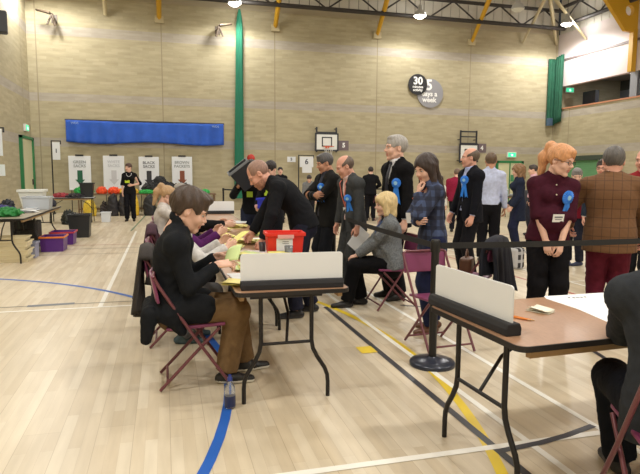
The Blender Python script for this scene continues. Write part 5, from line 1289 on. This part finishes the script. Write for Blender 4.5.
f = person('seated blonde woman in grey cardigan with black trousers and boots', 2.46, 5.95, -74, 1.68, fem=True, det=2, hip=(0, 0, .545), lean=(2, 4, 8), head=(-12, 4, 0), hair=('bob', (214, 190, 140)), handL=(-.05, .42, .60), handR=(.05, .40, .61), elL=(-.6, -.5, -.6), elR=(.6, -.5, -.6), hoL=((.3, .9, -.25), (.3, -.1, -.9)), hoR=((-.3, .9, -.25), (-.3, -.1, -.9)),
    footL=(-.08, .52, .08), footR=(.09, .34, .08), trousers=(18, 18, 21), trou_w=1.5, shoes=(26, 24, 26), build=1.14,
    tops=[dict(n='top', c=(26, 26, 31), t=.010, low=.05, arms='none'), dict(n='cardigan', c=(112, 116, 120), t=.026, ta=.022, low=.08, V=(.42, .06, .05), open=True, lapel=False, wr=.006, noise=.3, ns=60)])
add_lanyard(f, (52, 110, 200), .34, .03, True)
check_shirt = check_mat('navy_check_cloth', (38, 44, 68), [('Y', .085, .030, (70, 86, 124), .6), ('X', .085, .030, (70, 86, 124), .6), ('Z', .095, .038, (24, 28, 46), .7)])
f = person('long dark-haired woman in navy check shirt resting her chin on her hand', 2.44, 4.90, -84, 1.69, fem=True, det=2, lean=(0, 4, 8), head=(-22, 18, 0), hair=('long', (52, 38, 34)), handL=(-.05, .17, 1.375), handR=(-.14, .19, 1.10), elL=(-.5, .6, -1.3), elR=(.8, .4, -.5), hoL=((.22, -.1, 1), (.1, -.9, .2)), curl=(.5, .4), hoR=((-.9, .15, .2), (-.1, -.9, .0)),
    footL=(-.09, .02, .08), footR=(.10, -.08, .08), trousers=(36, 42, 72), shoes=(100, 66, 48), tops=[dict(n='shirt', c=check_shirt, t=.020, ta=.022, low=.16, collar=True, wr=.006)])
add_lanyard(f, (206, 104, 60), .26, .018, True, -.02); add_rosette(f, .235, -.07, .03, t=.02, r=.045, tail=.10)
f = person('balding man in navy suit with pale blue shirt and rosette, head turned left', 4.15, 7.19, -90, 1.87, det=1, head=(26, 0, 0), skin='pink', hair=('sides', (92, 78, 66)), handL=(-.22, .10, .84), handR=(.22, .16, .86), trousers=(23, 23, 28), trou_w=1.2, build=1.05,
    tops=[shirt((170, 178, 216)), suit((23, 24, 31), V=(.44, .066, .09), open=True)])
add_rosette(f, .14, -.07, .012, t=.03, r=.058, tail=.20)
f = person('man in pale blue shirt and dark trousers seen from behind', 5.34, 8.62, 28, 1.87, det=1, hair=('short', (92, 72, 54)), skin='tan', handL=(-.24, .02, .82), handR=(.25, .10, .80), trousers=(21, 21, 26), trou_w=1.2, tops=[shirt((184, 192, 220), t=.016, ta=.016, wr=.005)])
f = person('red-haired woman in maroon blouse with round blue rosette and name badge, smiling', 3.43, 4.53, 202, 1.77, fem=True, det=2, lean=(0, 4, 9), side=-4, head=(-44, 14, -4), skin='pale', hair=('pony', (204, 146, 100)), glasses=True, handL=(-.045, .22, .81), handR=(.045, .21, .80), elL=(-.9, -.1, -.2), elR=(.9, -.1, -.2), hoL=((.15, .25, -1), (.5, -.8, -.2)), hoR=((-.15, .25, -1), (-.5, -.8, -.2)), curl=(.35, .35),
    trousers=(20, 19, 23), trou_w=1.3, build=1.12, tops=[dict(n='blouse', c=(64, 24, 38), t=.016, ta=.016, low=.07, arms='elbow', collar=True, wr=.004)])
add_rosette(f, .155, -.095, .006, t=.016, r=.062, tail=.17); add_card(f, .33, -.02, .11, .07, .01)
m = MB()
for d_ in (.06, .14): m.add(*ball_mesh(chest_pt(f, d_, .0, .006, .016), (.007, .007, .007)))
m.build('button', mat('button_cream', (226, 214, 190), .4), f['root'])
tweed = check_mat('brown_check_tweed', (108, 75, 46), [('X', .072, .006, (80, 52, 34), .8), ('Z', .085, .007, (80, 52, 34), .8)])
f = person('grey-haired man in brown check jacket seen from behind at right', 4.04, 4.44, 40, 1.76, det=2, hip=(0, 0, .955), head=(-8, 4, 0), skin='pink', hair=('short', (88, 84, 82)), handL=(-.36, .22, .98), handR=(.30, .2, .9), elL=(-1, -.4, -.4), elR=(1, -.3, -.4), trousers=(92, 30, 46), trou_w=1.4, build=1.32,
    tops=[shirt((232, 228, 220)), dict(n='jacket', c=tweed, t=.030, ta=.026, low=.17, V=(.34, .06, .04), open=True, cuff=.03, wr=.004)])
f = person('man with glasses in dark suit facing the camera behind the brown jacket', 6.38, 7.22, 226, 1.74, det=1, head=(8, 4, 0), glasses=True, skin='pink', hair=('short', (52, 42, 38)), trousers=(26, 28, 34), tops=[shirt((214, 218, 228)), suit((40, 46, 58), V=(.38, .07, .03))]); add_tie(f, (60, 66, 90), .38)
f = person('ruddy man in red top cut off by the right edge behind the brown jacket', 5.16, 5.20, 240, 1.80, det=1, head=(10, 4, 0), skin='pink', hair=('sides', (120, 110, 100)), trousers=(31, 31, 35), build=1.1, tops=[shirt((150, 46, 52), t=.02, ta=.02)])
f = person('person in maroon top with grey hair behind the red-haired woman', 6.60, 8.02, 235, 1.63, det=1, lean=(0, 6, 12), head=(-20, 20, 0), hair=('short', (120, 116, 114)), trousers=(40, 42, 56), toes=(-30, -30), shoes=(44, 52, 84), tops=[dict(n='jumper', c=(116, 28, 46), t=.026, low=.10)], build=1.1)
f = person('curly-haired woman in navy coat standing side on, mid distance', 6.75, 9.86, -66, 1.70, fem=True, det=1, head=(-6, 6, 0), hair=('curly', (128, 96, 66)), handL=(-.20, .16, .90), handR=(.18, .16, .92), trousers=(34, 38, 62), tops=[dict(n='coat', c=(34, 40, 58), t=.030, ta=.022, low=.34, flare=1.1, collar=True)])
f = person('man in pink shirt far behind, left of the red-haired woman', 8.82, 12.28, -60, 1.76, det=0, head=(0, 8, 0), hair=('short', (60, 50, 46)), trousers=(40, 40, 50), tops=[shirt((214, 172, 186), t=.018, ta=.016)])
f = person('far person in crimson top seen from behind, left of the navy suit', 7.35, 13.45, 32, 1.66, det=0, head=(0, 10, 0), hair=('short', (110, 90, 76)), build=1.3, handL=(-.2, .2, .95), handR=(.2, .2, .95), trousers=(26, 26, 34), tops=[dict(n='jumper', c=(138, 34, 62), t=.026, low=.10)])
f = person('far person in white top half hidden behind the woman in check', 6.56, 12.88, 60, 1.48, det=0, fem=True, head=(0, 10, 0), hair=('long', (60, 48, 42)), trousers=(34, 36, 50), tops=[dict(n='jumper', c=(214, 212, 206), t=.022, low=.10)])
f = person('far man in black top and white collar standing by the far tables', 6.39, 17.3, 20, 1.74, det=0, head=(0, 8, 0), hair=('short', (44, 34, 30)), handL=(-.12, .25, 1.05), handR=(.14, .28, 1.05), elL=(-1, -.3, -.3), elR=(1, -.3, -.3), trousers=(23, 23, 28), build=1.1, tops=[shirt((226, 226, 228)), dict(n='jumper', c=(24, 24, 28), t=.026, ta=.02, low=.10)])
f = person('far dark-haired man standing just left of the tall suited man', 8.4, 17.4, 190, 1.60, det=0, head=(0, 20, 0), hair=('short', (40, 32, 30)), trousers=(28, 28, 34), tops=[shirt((206, 206, 212))])
f = person('far grey-clad person bending between the bald man and folded arms', 4.2, 16.6, 200, 1.50, det=0, lean=(4, 14, 20), head=(0, 30, 0), hair=('short', (50, 44, 42)), trousers=(31, 31, 35), tops=[dict(n='jumper', c=(120, 122, 126), t=.024, low=.08)])
f = person('left of two far dark-haired people above the bald man', 3.22, 18.6, 190, 1.70, det=0, hair=('short', (36, 30, 30)), trousers=(23, 23, 28), tops=[dict(n='jumper', c=(29, 29, 34), t=.02, low=.1)])
f = person('right of two far dark-haired people above the bald man', 3.72, 18.7, 185, 1.72, det=0, hair=('short', (30, 26, 26)), trousers=(23, 23, 28), tops=[dict(n='jumper', c=(26, 26, 31), t=.02, low=.1)])
f = person('woman in black with necklace and lime badge standing before the sack tables', -1.04, 18.7, 184, 1.79, fem=True, det=1, head=(34, 2, 0), hair=('short', (74, 50, 42)), handL=(-.10, .17, 1.10), handR=(.21, .04, .84), elL=(-1, -.6, -.1), elR=(1, -.5, -.2), trousers=(23, 23, 28), trou_w=.9, tops=[dict(n='top', c=(23, 23, 26), t=.018, low=.12, arms='elbow')])
add_card(f, .27, .05, .15, .08, .012, (210, 232, 60), name='lime_badge')
m = MB(); m.tube([chest_pt(f, .02 + .10 * math.sin(a) , .075 * math.cos(a), .012, .018) for a in [math.pi * k / 12 for k in range(13)]], .008, 6); m.build('necklace', mat('silver', (196, 196, 200), .3, metal=.8), f['root'])
# --- person cut off at the bottom right
f = person('person in charcoal jacket and dark jeans seated at bottom right, cut by the edge', 2.035, 1.84, 24, 1.76, det=2, hip=(0, 0, .55), lean=(0, 10, 20), head=(10, 20, 0), hair=('short', (60, 50, 44)), handL=('w', 2.22, 2.30, .80), handR=('w', 2.45, 2.28, .80), elL=(-.35, -.6, -1), elR=(1, -.3, -.5), hoL=((.3, 1, -.1), (.1, 0, -1)), hoR=((-.3, 1, -.1), (-.1, 0, -1)),
    footL=(-.02, .44, .08), footR=(.16, .36, .08), trousers=(21, 24, 32), trou_w=1.5, shoes=(30, 30, 34), tops=[dict(n='jacket', c=(50, 53, 58), t=.036, ta=.022, low=.16, collar=True, stand=1, wr=.006)])
# ballots held in hands
def held(label, p, rot, mi, w_=.15, l_=.21, curve=.02):
    m = MB(); m.sheet(lambda u, v: ((u - .5) * w_, (v - .5) * l_, curve * math.sin(math.pi * u)), 8, 6); o = m.build('ballot_paper', mi, None, p, solid=.0012); o.rotation_euler = rot; return tag(o, label, 'ballot paper')
held('pale green ballot paper held up by the young man', (.46, 4.08, .915), (math.radians(42), math.radians(-22), math.radians(-40)), M_yg[1], .14, .15)
held('yellow ballot paper held by the counter in white', (.62, 5.2, .90), (.5, -.2, -1.1), M_yg[0])

# ------------------------------------------------------------------ world and exposure
wd = bpy.data.worlds.new('world'); SC.world = wd; wd.use_nodes = True
wd.node_tree.nodes['Background'].inputs[0].default_value = (.5, .55, .6, 1); wd.node_tree.nodes['Background'].inputs[1].default_value = .05
SC.view_settings.view_transform = 'Standard'; SC.view_settings.look = 'None'; SC.view_settings.gamma = 1.0; SC.view_settings.exposure = -0.05
